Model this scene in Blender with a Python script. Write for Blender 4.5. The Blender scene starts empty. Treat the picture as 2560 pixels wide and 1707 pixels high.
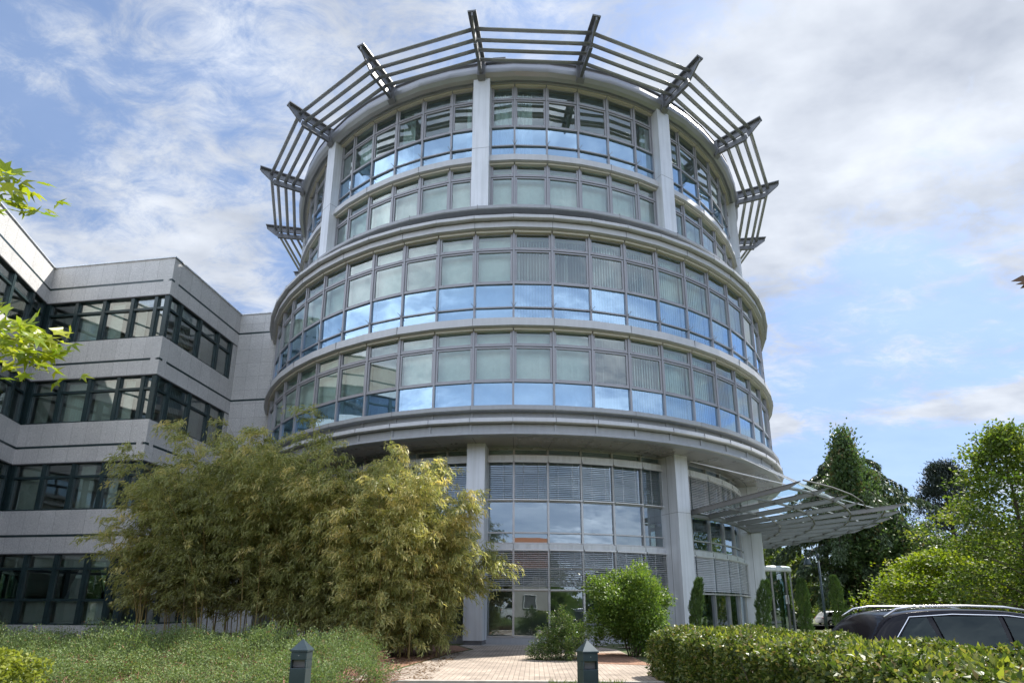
import bpy, math, random
import numpy as np
from mathutils import Vector, Matrix
random.seed(7); rng = np.random.default_rng(11)
C = bpy.context.scene.collection
S = bpy.context.scene
PI = math.pi

# ------------------------------------------------------------------ camera
yaw, pitch, roll = -0.0097, 0.2327, 0.0041
fw = Vector((math.sin(yaw)*math.cos(pitch), math.cos(yaw)*math.cos(pitch), math.sin(pitch)))
ri = Vector((math.cos(yaw), -math.sin(yaw), 0)); up = ri.cross(fw)
r2 = ri*math.cos(roll)+up*math.sin(roll); u2 = -ri*math.sin(roll)+up*math.cos(roll)
cd = bpy.data.cameras.new('camera'); cam = bpy.data.objects.new('camera', cd); C.objects.link(cam)
CAMZ = 1.3
cam.matrix_world = Matrix(((r2.x, u2.x, -fw.x, 0), (r2.y, u2.y, -fw.y, 0), (r2.z, u2.z, -fw.z, CAMZ), (0, 0, 0, 1)))
cd.sensor_width = 36; cd.lens = 36*1384.9/2560; cd.shift_y = 336.5/2560; cd.clip_end = 5000; cd.clip_start = .05
S.camera = cam
S.render.resolution_x = 1024; S.render.resolution_y = 682
S.view_settings.view_transform = 'Standard'; S.view_settings.look = 'None'
S.view_settings.exposure = 2.12; S.view_settings.gamma = 1

# ------------------------------------------------------------------ sun and sky
SUN = Vector((.60, .40, 1.0)).normalized()
sl = bpy.data.lights.new('sun', 'SUN'); sl.energy = 2.1; sl.angle = math.radians(.6); sl.color = (1, .955, .88)
so = bpy.data.objects.new('sun', sl); C.objects.link(so); so.rotation_euler = SUN.to_track_quat('Z', 'Y').to_euler(); so.location = (20, 10, 40)
W = bpy.data.worlds.new('World'); S.world = W; W.use_nodes = True
nt = W.node_tree; nt.nodes.clear(); NN = nt.nodes.new
def lk(a, b, t=None): (t or nt).links.new(a, b)
sky = NN('ShaderNodeTexSky'); sky.sky_type = 'NISHITA'; sky.sun_disc = False
sky.sun_elevation = math.asin(SUN.z); sky.sun_rotation = math.atan2(SUN.x, SUN.y); sky.air_density = 1.0; sky.dust_density = .6; sky.ozone_density = 1.6
tc = NN('ShaderNodeTexCoord'); sep = NN('ShaderNodeSeparateXYZ'); lk(tc.outputs['Generated'], sep.inputs[0])
def mth(op, a, b=None, clamp=False):
    n = NN('ShaderNodeMath'); n.operation = op; n.use_clamp = clamp
    for i, v in enumerate((a, b)):
        if v is None: continue
        if isinstance(v, (int, float)): n.inputs[i].default_value = v
        else: lk(v, n.inputs[i])
    return n.outputs[0]
zc = mth('MAXIMUM', sep.outputs[2], 0.0); den = mth('ADD', zc, .22)
cx = mth('DIVIDE', sep.outputs[0], den); cy = mth('DIVIDE', sep.outputs[1], den)
cmb = NN('ShaderNodeCombineXYZ'); lk(cx, cmb.inputs[0]); lk(cy, cmb.inputs[1])
mpn = NN('ShaderNodeMapping'); mpn.inputs['Rotation'].default_value = (0, 0, .5); mpn.inputs['Scale'].default_value = (1, 1.6, 1); lk(cmb.outputs[0], mpn.inputs[0])
def noise(vec, sc, det, rough, dist=0, seed=0):
    n = NN('ShaderNodeTexNoise'); n.noise_dimensions = '4D'; n.inputs['W'].default_value = seed
    n.inputs['Scale'].default_value = sc; n.inputs['Detail'].default_value = det; n.inputs['Roughness'].default_value = rough; n.inputs['Distortion'].default_value = dist
    lk(vec, n.inputs['Vector']); return n.outputs[0]
n1 = noise(mpn.outputs[0], 2.3, 9, .60, .25, 3.1); n2 = noise(mpn.outputs[0], 10.0, 10, .70, .6, 8.0)
dens = mth('ADD', mth('MULTIPLY', mth('SUBTRACT', n1, .53), 4.4), mth('MULTIPLY', mth('SUBTRACT', n2, .5), 3.6))
lobes = [((-.58, .66, .48), .95, .70), ((-.17, .62, .77), .965, .42), ((.56, .66, .50), .90, .95), ((.30, .61, .73), .95, .22), ((.62, .58, .53), .93, .15), ((.30, .66, .69), .95, .35), ((-.41, .57, .71), .975, .12),
         ((-.57, .52, .64), .975, -.32), ((.57, .74, .355), .975, -1.25), ((.44, .82, .36), .985, -.5), ((.50, .84, .18), .975, -.9), ((-.33, .75, .57), .98, .1), ((.0, .8, .6), .9, .25), ((0, -.5, .86), .70, .0), ((-.0, -.90, .40), .86, -.75), ((.75, -.6, .35), .8, .6), ((-.8, -.5, .35), .8, .6), ((0, 0, 1), .8, .3), ((.50, .78, .37), .992, .35)]
tot = dens
for d, c0, a in lobes:
    v = NN('ShaderNodeVectorMath'); v.operation = 'DOT_PRODUCT'; lk(tc.outputs['Generated'], v.inputs[0]); v.inputs[1].default_value = Vector(d).normalized()
    m = NN('ShaderNodeMapRange'); m.interpolation_type = 'SMOOTHERSTEP'; lk(v.outputs['Value'], m.inputs[0]); m.inputs[1].default_value = c0; m.inputs[2].default_value = 1.0; m.inputs[3].default_value = 0; m.inputs[4].default_value = a
    tot = mth('ADD', tot, m.outputs[0])
# a low streak of cloud: band in elevation, towards the right
stk = mth('SUBTRACT', sep.outputs[2], mth('ADD', mth('MULTIPLY', sep.outputs[0], -.06), .315)); stk = mth('MULTIPLY', mth('MULTIPLY', stk, stk), -1500.0)
stk = mth('MULTIPLY', mth('EXPONENT', stk), mth('GREATER_THAN', sep.outputs[1], 0)); tot = mth('ADD', tot, mth('MULTIPLY', stk, 1.75))
mr = NN('ShaderNodeMapRange'); mr.interpolation_type = 'SMOOTHSTEP'; lk(tot, mr.inputs[0]); mr.inputs[1].default_value = -.45; mr.inputs[2].default_value = 1.05; mr.inputs[3].default_value = .16; mr.inputs[4].default_value = .96
hz = NN('ShaderNodeMapRange'); lk(sep.outputs[2], hz.inputs[0]); hz.inputs[1].default_value = .0; hz.inputs[2].default_value = .12; hz.inputs[3].default_value = .10; hz.inputs[4].default_value = 0
# behind the camera the cloud is a thin even veil
bk = NN('ShaderNodeMapRange'); lk(sep.outputs[1], bk.inputs[0]); bk.inputs[1].default_value = .1; bk.inputs[2].default_value = -.5; bk.inputs[3].default_value = 0; bk.inputs[4].default_value = .52
veil = mth('ADD', mth('MULTIPLY', mr.outputs[0], mth('SUBTRACT', 1.0, bk.outputs[0])), mth('MULTIPLY', bk.outputs[0], .34))
fac = mth('MAXIMUM', veil, hz.outputs[0])
sm = NN('ShaderNodeMixRGB'); sm.blend_type = 'MULTIPLY'; sm.inputs[0].default_value = 1; lk(sky.outputs[0], sm.inputs[1]); 
tz = NN('ShaderNodeValToRGB'); tz.color_ramp.elements[0].position = 0; tz.color_ramp.elements[0].color = (.205, .22, .29, 1); tz.color_ramp.elements[1].position = .62; tz.color_ramp.elements[1].color = (.43, .465, .50, 1); lk(sep.outputs[2], tz.inputs[0]); lk(tz.outputs[0], sm.inputs[2])
shade = noise(mpn.outputs[0], 4.0, 5, .55, .1, 21.0)
cr = NN('ShaderNodeMixRGB'); lk(mth('MULTIPLY', mth('SUBTRACT', shade, .3), 2.6, True), cr.inputs[0]); cr.inputs[1].default_value = (1.2, 1.32, 1.55, 1); cr.inputs[2].default_value = (2.2, 2.32, 2.5, 1)
# front-lit clouds, unseen behind the camera, brightened further as added fill for the facade
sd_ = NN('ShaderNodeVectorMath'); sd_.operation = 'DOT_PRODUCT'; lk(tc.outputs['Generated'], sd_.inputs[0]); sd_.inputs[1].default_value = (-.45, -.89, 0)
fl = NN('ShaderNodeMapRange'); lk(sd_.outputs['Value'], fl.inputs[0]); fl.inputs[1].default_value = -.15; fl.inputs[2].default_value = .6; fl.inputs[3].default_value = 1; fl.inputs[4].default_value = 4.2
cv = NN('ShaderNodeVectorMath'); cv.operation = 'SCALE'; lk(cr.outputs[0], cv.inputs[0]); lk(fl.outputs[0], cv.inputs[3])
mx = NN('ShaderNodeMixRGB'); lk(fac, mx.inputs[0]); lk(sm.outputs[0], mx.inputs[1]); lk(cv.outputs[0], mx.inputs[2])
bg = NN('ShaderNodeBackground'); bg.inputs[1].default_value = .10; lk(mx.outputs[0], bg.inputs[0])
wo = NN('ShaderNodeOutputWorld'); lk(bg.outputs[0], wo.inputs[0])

# ------------------------------------------------------------------ materials
class MatB:
    def __init__(s, name):
        s.m = bpy.data.materials.new(name); s.m.use_nodes = True; s.t = s.m.node_tree; s.t.nodes.clear()
        s.o = s.n('ShaderNodeOutputMaterial')
    def n(s, k, **kw):
        x = s.t.nodes.new(k)
        for a, b in kw.items(): setattr(x, a, b)
        return x
    def l(s, a, b): s.t.links.new(a, b)
    def pbsdf(s, col=(.5, .5, .5), rough=.5, metal=0., spec=.5):
        p = s.n('ShaderNodeBsdfPrincipled'); p.inputs['Base Color'].default_value = (*col, 1); p.inputs['Roughness'].default_value = rough
        p.inputs['Metallic'].default_value = metal; p.inputs['Specular IOR Level'].default_value = spec; return p
    def noise(s, scale, det=4, rough=.5, coord='Object'):
        t = s.n('ShaderNodeTexCoord'); n = s.n('ShaderNodeTexNoise'); n.inputs['Scale'].default_value = scale; n.inputs['Detail'].default_value = det; n.inputs['Roughness'].default_value = rough
        s.l(t.outputs[coord], n.inputs['Vector']); return n.outputs[0]
    def ramp(s, fac, stops):
        r = s.n('ShaderNodeValToRGB'); e = r.color_ramp.elements
        while len(e) < len(stops): e.new(.5)
        for i, (p, c) in enumerate(stops): e[i].position = p; e[i].color = (*c, 1)
        s.l(fac, r.inputs[0]); return r.outputs[0]
    def bump(s, h, p, st=.2, d=.02):
        b = s.n('ShaderNodeBump'); b.inputs['Strength'].default_value = st; b.inputs['Distance'].default_value = d; s.l(h, b.inputs['Height']); s.l(b.outputs[0], p.inputs['Normal'])
    def out(s, sh): s.l(sh, s.o.inputs[0]); return s.m
def mat_plain(name, col, rough=.5, metal=0., var=.12, scale=3., spec=.5, bump=0, streak=0):
    b = MatB(name); p = b.pbsdf(col, rough, metal, spec); n = b.noise(scale, 6, .6)
    lo = tuple(c*(1-var) for c in col); hi = tuple(min(1, c*(1+var)) for c in col)
    cc = b.ramp(n, [(.3, lo), (.7, hi)])
    if streak:   # rain streaks and dirt runs down the panels
        t_ = b.n('ShaderNodeTexCoord'); mp = b.n('ShaderNodeMapping'); mp.inputs['Scale'].default_value = (7, 7, .35); b.l(t_.outputs['Object'], mp.inputs[0]); ns = b.n('ShaderNodeTexNoise'); ns.inputs['Scale'].default_value = 1; ns.inputs['Detail'].default_value = 6; b.l(mp.outputs[0], ns.inputs['Vector'])
        mm = b.n('ShaderNodeMixRGB', blend_type='MULTIPLY'); mm.inputs[0].default_value = 1; b.l(cc, mm.inputs[1]); b.l(b.ramp(ns.outputs[0], [(.36, (1-streak, 1-streak, 1-streak*1.05)), (.6, (1, 1, 1))]), mm.inputs[2]); cc = mm.outputs[0]
    b.l(cc, p.inputs['Base Color'])
    rr = b.n('ShaderNodeMapRange'); b.l(n, rr.inputs[0]); rr.inputs[3].default_value = rough*.8; rr.inputs[4].default_value = min(1, rough*1.2); b.l(rr.outputs[0], p.inputs['Roughness'])
    if bump: b.bump(n, p, bump)
    return b.out(p.outputs[0])
M = {}
M['alu'] = mat_plain('aluminium_panel', (.62, .64, .67), .45, .3, .06, .8, streak=.14)
M['alu_dark'] = mat_plain('aluminium_ring', (.33, .34, .355), .5, .25, .05, .9, streak=.08)
M['ledge'] = mat_plain('aluminium_ledge', (.47, .475, .485), .5, .25, .05, .9, streak=.06)
M['cornice'] = mat_plain('cornice_metal', (.27, .28, .30), .36, .5, .08, .7)
M['canopy'] = mat_plain('canopy_steel', (.20, .195, .19), .45, .3, .1, 2)
M['frame'] = mat_plain('window_frame_grey', (.29, .29, .31), .42, .3, .06, 1.5)
M['soffit'] = mat_plain('soffit_metal', (.33, .31, .29), .28, .5, .08, .6)
M['fin'] = mat_plain('fin_steel', (.16, .165, .18), .45, .3, .1, 2)
M['tube'] = mat_plain('louvre_tube', (.34, .35, .37), .4, .4, .06, 2)
M['box'] = mat_plain('blind_box', (.50, .47, .40), .5, .1, .05, 2)
M['green'] = mat_plain('dark_green_frame', (.022, .042, .045), .35, .1, .2, 2)
M['bollard'] = mat_plain('bollard_paint', (.038, .058, .068), .35, .2, .2, 6)
M['plinth'] = mat_plain('plinth', (.12, .12, .125), .6, 0, .2, 4)
M['white'] = mat_plain('white_paint', (.75, .75, .74), .5, 0, .05, 2)
M['core'] = mat_plain('interior_wall', (.55, .54, .50), .8, 0, .1, .6)
M['slab'] = mat_plain('interior_ceiling', (.70, .69, .65), .8, 0, .1, .5)
M['steel'] = mat_plain('galvanised_steel', (.42, .42, .42), .4, .6, .1, 3)
M['slat'] = mat_plain('venetian_slat', (.60, .60, .60), .38, .4, .08, 1.5)
M['blind'] = mat_plain('fabric_blind', (.80, .83, .80), .8, 0, .06, 4)
M['curtain'] = mat_plain('curtain_cloth', (.70, .74, .72), .9, 0, .06, 4)
M['rubber'] = mat_plain('rubber', (.02, .02, .02), .8, 0, .2, 8)
M['chrome'] = mat_plain('chrome', (.75, .75, .77), .12, 1., .03, 3)
M['rail'] = mat_plain('roof_rail_metal', (.6, .6, .62), .25, .9, .04, 3)
M['car_dark'] = mat_plain('car_paint_dark', (.008, .007, .010), .12, .0, .1, 30, .25)
M['car_white'] = mat_plain('car_paint_white', (.7, .7, .72), .2, .1, .03, 30)
M['car_black'] = mat_plain('car_paint_black', (.02, .02, .025), .18, .3, .1, 30)
M['red'] = mat_plain('red_lens', (.35, .01, .01), .2, 0, .1, 5)
M['bark'] = mat_plain('bark', (.09, .07, .055), .9, 0, .4, 9, .2, .4)
M['cane'] = mat_plain('bamboo_cane', (.26, .20, .07), .45, 0, .3, 5)
M['twig'] = mat_plain('bare_twig', (.20, .10, .065), .8, 0, .4, 12)
def glass(name, tr, refl, base, k, tintg=(.9, .95, 1)):
    b = MatB(name); t = b.n('ShaderNodeBsdfTransparent'); t.inputs[0].default_value = (*tr, 1)
    g = b.n('ShaderNodeBsdfGlossy'); g.inputs['Roughness'].default_value = .0; g.inputs[0].default_value = (*refl, 1)
    f = b.n('ShaderNodeFresnel'); f.inputs[0].default_value = 1.5
    m = b.n('ShaderNodeMath', operation='MULTIPLY_ADD', use_clamp=True); b.l(f.outputs[0], m.inputs[0]); m.inputs[1].default_value = k; m.inputs[2].default_value = base
    n = b.noise(.9, 2, .5); bp = b.n('ShaderNodeBump'); bp.inputs['Strength'].default_value = .05; bp.inputs['Distance'].default_value = .03; b.l(n, bp.inputs['Height']); b.l(bp.outputs[0], g.inputs['Normal'])
    x = b.n('ShaderNodeMixShader'); b.l(m.outputs[0], x.inputs[0]); b.l(t.outputs[0], x.inputs[1]); b.l(g.outputs[0], x.inputs[2]); return b.out(x.outputs[0])
M['glass'] = glass('window_glass', (.80, .93, .90), (.90, .97, .95), .13, 1.2)
M['blue'] = glass('blue_reflective_glass', (.64, .83, 1.0), (.58, .80, 1.0), .40, 1.2)
M['glass_ground'] = glass('ground_floor_glass', (.55, .64, .62), (.78, .90, 1), .20, 1.4)
M['glass_wing'] = glass('office_glass', (.84, .96, .92), (.92, .97, .94), .24, 1.5)
M['glass_canopy'] = glass('canopy_glass', (.84, .95, .90), (1, 1, 1), .04, .25)
M['car_glass'] = glass('tinted_car_glass', (.12, .16, .17), (.55, .66, .66), .02, .8)

def granite(name, rowh):
    b = MatB(name); uv = b.n('ShaderNodeUVMap'); br = b.n('ShaderNodeTexBrick'); br.offset = 0; br.inputs['Scale'].default_value = 1; br.inputs['Brick Width'].default_value = .78; br.inputs['Row Height'].default_value = rowh
    br.inputs['Mortar Size'].default_value = .006; br.inputs['Mortar Smooth'].default_value = .3; br.inputs['Color1'].default_value = (.57, .57, .56, 1); br.inputs['Color2'].default_value = (.62, .62, .61, 1); br.inputs['Mortar'].default_value = (.24, .24, .24, 1)
    b.l(uv.outputs[0], br.inputs['Vector']); p = b.pbsdf(rough=.7)
    n = b.noise(30, 6, .75); m = b.n('ShaderNodeMixRGB', blend_type='MULTIPLY'); m.inputs[0].default_value = 1; b.l(br.outputs[0], m.inputs[1]); b.l(b.ramp(n, [(.38, (.62, .62, .63)), (.62, (1.18, 1.17, 1.16))]), m.inputs[2])
    n3 = b.noise(.5, 5, .6); m2 = b.n('ShaderNodeMixRGB', blend_type='MULTIPLY'); m2.inputs[0].default_value = 1; b.l(m.outputs[0], m2.inputs[1]); b.l(b.ramp(n3, [(.3, (.88, .88, .88)), (.7, (1.05, 1.04, 1.03))]), m2.inputs[2])
    b.l(m2.outputs[0], p.inputs['Base Color']); b.bump(n, p, .15, .01); return b.out(p.outputs[0])
M['granite'] = granite('granite_cladding', 50.); M['granite_tile'] = granite('granite_tiles', .83)

def leafmat(name, stops, trans=.35, rough=.45, tcol=None):
    b = MatB(name); a = b.n('ShaderNodeAttribute'); a.attribute_name = 'leafvar'; c = b.ramp(a.outputs['Fac'], stops)
    p = b.pbsdf(rough=rough, spec=.4); b.l(c, p.inputs['Base Color']); t = b.n('ShaderNodeBsdfTranslucent')
    if trans:
        g = b.n('ShaderNodeMixRGB', blend_type='MULTIPLY'); g.inputs[0].default_value = 1; b.l(c, g.inputs[1]); g.inputs[2].default_value = (*(tcol or (1.3, 1.4, .75)), 1); b.l(g.outputs[0], t.inputs[0])
    x = b.n('ShaderNodeMixShader'); x.inputs[0].default_value = trans; b.l(p.outputs[0], x.inputs[1]); b.l(t.outputs[0], x.inputs[2]); return b.out(x.outputs[0])
M['lf_bamboo'] = leafmat('bamboo_leaf', [(0, (.14, .145, .055)), (.45, (.32, .34, .13)), (.75, (.50, .45, .18)), (1, (.70, .57, .25))], .4, .45)
M['lf_hedge'] = leafmat('hedge_leaf', [(0, (.045, .075, .015)), (.5, (.10, .135, .028)), (.8, (.22, .23, .05)), (1, (.27, .17, .10))], .35, .42)
M['lf_hedge2'] = leafmat('young_hedge_leaf', [(0, (.16, .19, .03)), (1, (.30, .32, .05))], .4, .35)
M['lf_bush'] = leafmat('bush_leaf', [(0, (.05, .10, .018)), (.6, (.11, .18, .03)), (1, (.22, .28, .06))], .4, .45)
M['lf_shrub'] = leafmat('shrub_leaf', [(0, (.045, .085, .022)), (.6, (.085, .14, .035)), (1, (.20, .19, .10))], .35)
M['lf_poten'] = leafmat('cinquefoil_leaf', [(0, (.07, .10, .04)), (.55, (.14, .20, .07)), (.85, (.22, .28, .11)), (1, (.27, .15, .09))], .3, .65)
M['lf_cypress'] = leafmat('cypress_needle', [(0, (.045, .09, .022)), (1, (.11, .17, .05))], .2)
M['lf_cedar'] = leafmat('cedar_needle', [(0, (.045, .075, .038)), (1, (.13, .18, .08))], .15)
M['lf_oak'] = leafmat('oak_leaf', [(0, (.045, .085, .032)), (.8, (.115, .175, .065)), (1, (.19, .15, .07))], .3)
M['lf_pine'] = leafmat('pine_needle', [(0, (.014, .024, .022)), (1, (.035, .048, .036))], .1)
M['lf_maple'] = leafmat('maple_leaf', [(0, (.06, .10, .018)), (.6, (.12, .17, .028)), (1, (.24, .26, .04))], .4, .6)
M['lf_yellow'] = leafmat('golden_leaf', [(0, (.09, .14, .012)), (.6, (.18, .23, .018)), (1, (.33, .34, .025))], .45, .6)
M['lf_gum'] = leafmat('sweetgum_leaf', [(0, (.17, .25, .018)), (1, (.40, .41, .035))], .45, .3)
M['lf_brown'] = leafmat('brown_leaf', [(0, (.10, .05, .02)), (1, (.16, .09, .04))], .2)
M['lf_grass'] = leafmat('grass_blade', [(0, (.06, .11, .02)), (1, (.18, .20, .06))], .3)

def mat_ground():
    b = MatB('ground_lawn'); p = b.pbsdf(rough=.95); n = b.noise(.35, 8, .65); n2 = b.noise(14, 6, .7)
    c1 = b.ramp(n, [(.35, (.055, .085, .025)), (.65, (.10, .10, .04))]); m = b.n('ShaderNodeMixRGB', blend_type='MULTIPLY'); m.inputs[0].default_value = 1
    b.l(c1, m.inputs[1]); b.l(b.ramp(n2, [(.3, (.6, .6, .6)), (.7, (1.3, 1.3, 1.2))]), m.inputs[2]); b.l(m.outputs[0], p.inputs['Base Color']); b.bump(n2, p, .6, .03); return b.out(p.outputs[0])
M['ground'] = mat_ground()
def mat_paving():
    b = MatB('brick_paving'); tc_ = b.n('ShaderNodeTexCoord'); mp = b.n('ShaderNodeMapping'); mp.inputs['Rotation'].default_value = (0, 0, PI/2+.03); b.l(tc_.outputs['Object'], mp.inputs[0])
    br = b.n('ShaderNodeTexBrick'); br.inputs['Scale'].default_value = 1; br.inputs['Brick Width'].default_value = .20; br.inputs['Row Height'].default_value = .10; br.inputs['Mortar Size'].default_value = .006; br.inputs['Mortar Smooth'].default_value = .4
    br.inputs['Color1'].default_value = (.35, .29, .235, 1); br.inputs['Color2'].default_value = (.42, .35, .285, 1); br.inputs['Mortar'].default_value = (.13, .105, .085, 1); b.l(mp.outputs[0], br.inputs['Vector'])
    n = b.noise(1.1, 7, .65); m = b.n('ShaderNodeMixRGB', blend_type='MULTIPLY'); m.inputs[0].default_value = 1; b.l(br.outputs[0], m.inputs[1]); b.l(b.ramp(n, [(.3, (.55, .54, .53)), (.7, (1.1, 1.09, 1.08))]), m.inputs[2])
    p = b.pbsdf(rough=.9); b.l(m.outputs[0], p.inputs['Base Color']); b.bump(br.outputs['Fac'], p, -.4, .01); return b.out(p.outputs[0])
M['paving'] = mat_paving()
M['curb'] = mat_plain('kerb_stone', (.38, .34, .30), .9, 0, .2, 6)
M['gravel'] = mat_plain('gravel_surface', (.30, .29, .27), .95, 0, .5, 45, .3, .8)
M['mulch'] = mat_plain('soil_surface', (.26, .15, .10), .95, 0, .5, 22, .2, .8)
M['asphalt'] = mat_plain('asphalt', (.06, .06, .062), .9, 0, .25, 30)
def mat_tile():
    b = MatB('orange_roof_tiles'); tc_ = b.n('ShaderNodeTexCoord'); w = b.n('ShaderNodeTexWave'); w.inputs['Scale'].default_value = 2.6; w.inputs['Distortion'].default_value = .3; b.l(tc_.outputs['Object'], w.inputs[0])
    p = b.pbsdf(rough=.8); b.l(b.ramp(w.outputs[0], [(.2, (.20, .07, .03)), (.6, (.46, .17, .07))]), p.inputs['Base Color']); b.bump(w.outputs[0], p, .5, .05); return b.out(p.outputs[0])
M['tiles'] = mat_tile()
M['render'] = mat_plain('house_render', (.42, .39, .36), .9, 0, .1, 1)

# ------------------------------------------------------------------ helpers
def props(o, label=None, cat=None, group=None, kind=None):
    if label: o['label'] = label
    if cat: o['category'] = cat
    if group: o['group'] = group
    if kind: o['kind'] = kind
    return o
def thing(name, label, cat, loc=(0, 0, 0), rz=0, group=None):
    o = bpy.data.objects.new(name, None); C.objects.link(o); o.location = loc; o.rotation_euler = (0, 0, rz); o.empty_display_size = .2
    return props(o, label, cat, group)
def link(me, name, parent=None):
    o = bpy.data.objects.new(name, me); C.objects.link(o)
    if parent is not None: o.parent = parent
    return o
class MB:
    def __init__(s): s.v = []; s.f = []; s.uv = None; s.sm = False
    def quad(s, a, b, c, d): i = len(s.v); s.v += [a, b, c, d]; s.f.append((i, i+1, i+2, i+3)); return s
    def poly(s, pts): i = len(s.v); s.v += list(pts); s.f.append(tuple(range(i, i+len(pts)))); return s
    def box(s, x0, x1, y0, y1, z0, z1):
        i = len(s.v); s.v += [(x0, y0, z0), (x1, y0, z0), (x1, y1, z0), (x0, y1, z0), (x0, y0, z1), (x1, y0, z1), (x1, y1, z1), (x0, y1, z1)]
        s.f += [(i, i+3, i+2, i+1), (i+4, i+5, i+6, i+7), (i, i+1, i+5, i+4), (i+1, i+2, i+6, i+5), (i+2, i+3, i+7, i+6), (i+3, i, i+4, i+7)]; return s
    def prism(s, poly, a, b, ax=2):
        # extrude polygon (u,v) between a and b along axis
        n = len(poly); i = len(s.v)
        for w in (a, b):
            for (u, v) in poly: s.v.append({0: (w, u, v), 1: (u, w, v), 2: (u, v, w)}[ax])
        s.f.append(tuple(range(i+n-1, i-1, -1))); s.f.append(tuple(range(i+n, i+2*n)))
        for k in range(n): k2 = (k+1) % n; s.f.append((i+k, i+k2, i+n+k2, i+n+k))
        return s
    def tube(s, pts, rad, n=8, cap=True, sq=None):
        pts = [Vector(p) for p in pts]; rad = rad if isinstance(rad, (list, tuple)) else [rad]*len(pts); i = len(s.v); ref = None
        for k, p in enumerate(pts):
            t = (pts[min(k+1, len(pts)-1)]-pts[max(k-1, 0)])
            t = t.normalized() if t.length > 1e-9 else Vector((0, 0, 1))
            if ref is None: ref = Vector((0, 0, 1)) if abs(t.z) < .9 else Vector((1, 0, 0))
            a = t.cross(ref).normalized(); b = a.cross(t).normalized(); ref = b
            for j in range(n):
                th = 2*PI*j/n; r = rad[k]
                q = p+a*math.cos(th)*r*(sq or 1)+b*math.sin(th)*r; s.v.append(tuple(q))
        for k in range(len(pts)-1):
            for j in range(n): j2 = (j+1) % n; s.f.append((i+k*n+j, i+k*n+j2, i+(k+1)*n+j2, i+(k+1)*n+j))
        if cap: s.f.append(tuple(i+j for j in reversed(range(n)))); s.f.append(tuple(i+(len(pts)-1)*n+j for j in range(n)))
        return s
    def lathe(s, prof, n, a0=0., a1=2*PI, closed_prof=False):
        full = abs(a1-a0-2*PI) < 1e-6; i = len(s.v); m = len(prof); cnt = n if full else n+1
        for k in range(cnt):
            a = a0+(a1-a0)*k/n
            for r, z in prof: s.v.append((r*math.sin(a), -r*math.cos(a), z))
        for k in range(n):
            k2 = (k+1) % cnt
            for j in range(m if closed_prof else m-1):
                j2 = (j+1) % m; s.f.append((i+k*m+j, i+k2*m+j, i+k2*m+j2, i+k*m+j2))
        return s
    def mesh(s, name, mat, smooth=False, bevel=0):
        me = bpy.data.meshes.new(name); me.from_pydata([tuple(v) for v in s.v], [], s.f); me.materials.append(mat)
        if s.uv: 
            l = me.uv_layers.new(name='UVMap')
            for k, u in enumerate(s.uv): l.data[k].uv = u
        if smooth: me.shade_smooth()
        me.update(); return me
    def build(s, name, mat, parent=None, smooth=False, bevel=0):
        o = link(s.mesh(name, mat, smooth), name, parent)
        if bevel: m = o.modifiers.new('bevel', 'BEVEL'); m.width = bevel; m.segments = 2; m.limit_method = 'ANGLE'
        return o
def sstep(a, b, x): t = min(1, max(0, (x-a)/(b-a))); return t*t*(3-2*t)
def gh(x, y): return -.35*sstep(19, 24, math.hypot(x, y-34))*sstep(3.2, 7, x)

# numpy foliage ------------------------------------------------------
def np_mesh(name, V, F, mat, var=None):
    me = bpy.data.meshes.new(name); k = F.shape[1]; me.vertices.add(len(V)); me.vertices.foreach_set('co', V.astype(np.float32).ravel())
    me.loops.add(F.size); me.loops.foreach_set('vertex_index', F.astype(np.int32).ravel()); me.polygons.add(len(F)); me.polygons.foreach_set('loop_start', np.arange(0, F.size, k, dtype=np.int32))
    me.update(calc_edges=True); me.validate()
    if var is not None:
        a = me.attributes.new('leafvar', 'FLOAT', 'POINT'); a.data.foreach_set('value', var.astype(np.float32))
    me.materials.append(mat); return me
def nrm(a): return a/np.maximum(np.linalg.norm(a, axis=-1, keepdims=True), 1e-9)
def leafquads(P, D, N, L, Wd, fold=.15, mid=.42):
    D = nrm(D); Sd = nrm(np.cross(D, N)); Nn = np.cross(Sd, D); L = np.asarray(L).reshape(-1, 1)*np.ones((len(P), 1)); Wd = np.asarray(Wd).reshape(-1, 1)*np.ones((len(P), 1))
    m = P+D*L*mid; V = np.stack([P, m+Sd*Wd/2+Nn*Wd*fold, P+D*L-Nn*L*.12, m-Sd*Wd/2+Nn*Wd*fold], 1); n = len(P)
    return V.reshape(-1, 3), np.arange(4*n).reshape(n, 4)
def foliage(name, P, D, N, L, Wd, mat, parent, var=None, fold=.15, mid=.42):
    V, F = leafquads(P, D, N, L, Wd, fold, mid)
    v = rng.random(len(P)) if var is None else var
    return link(np_mesh(name, V, F, mat, np.repeat(np.clip(v, 0, 1), 4)), name, parent)
def rvec(n): return nrm(rng.normal(size=(n, 3)))

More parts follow.
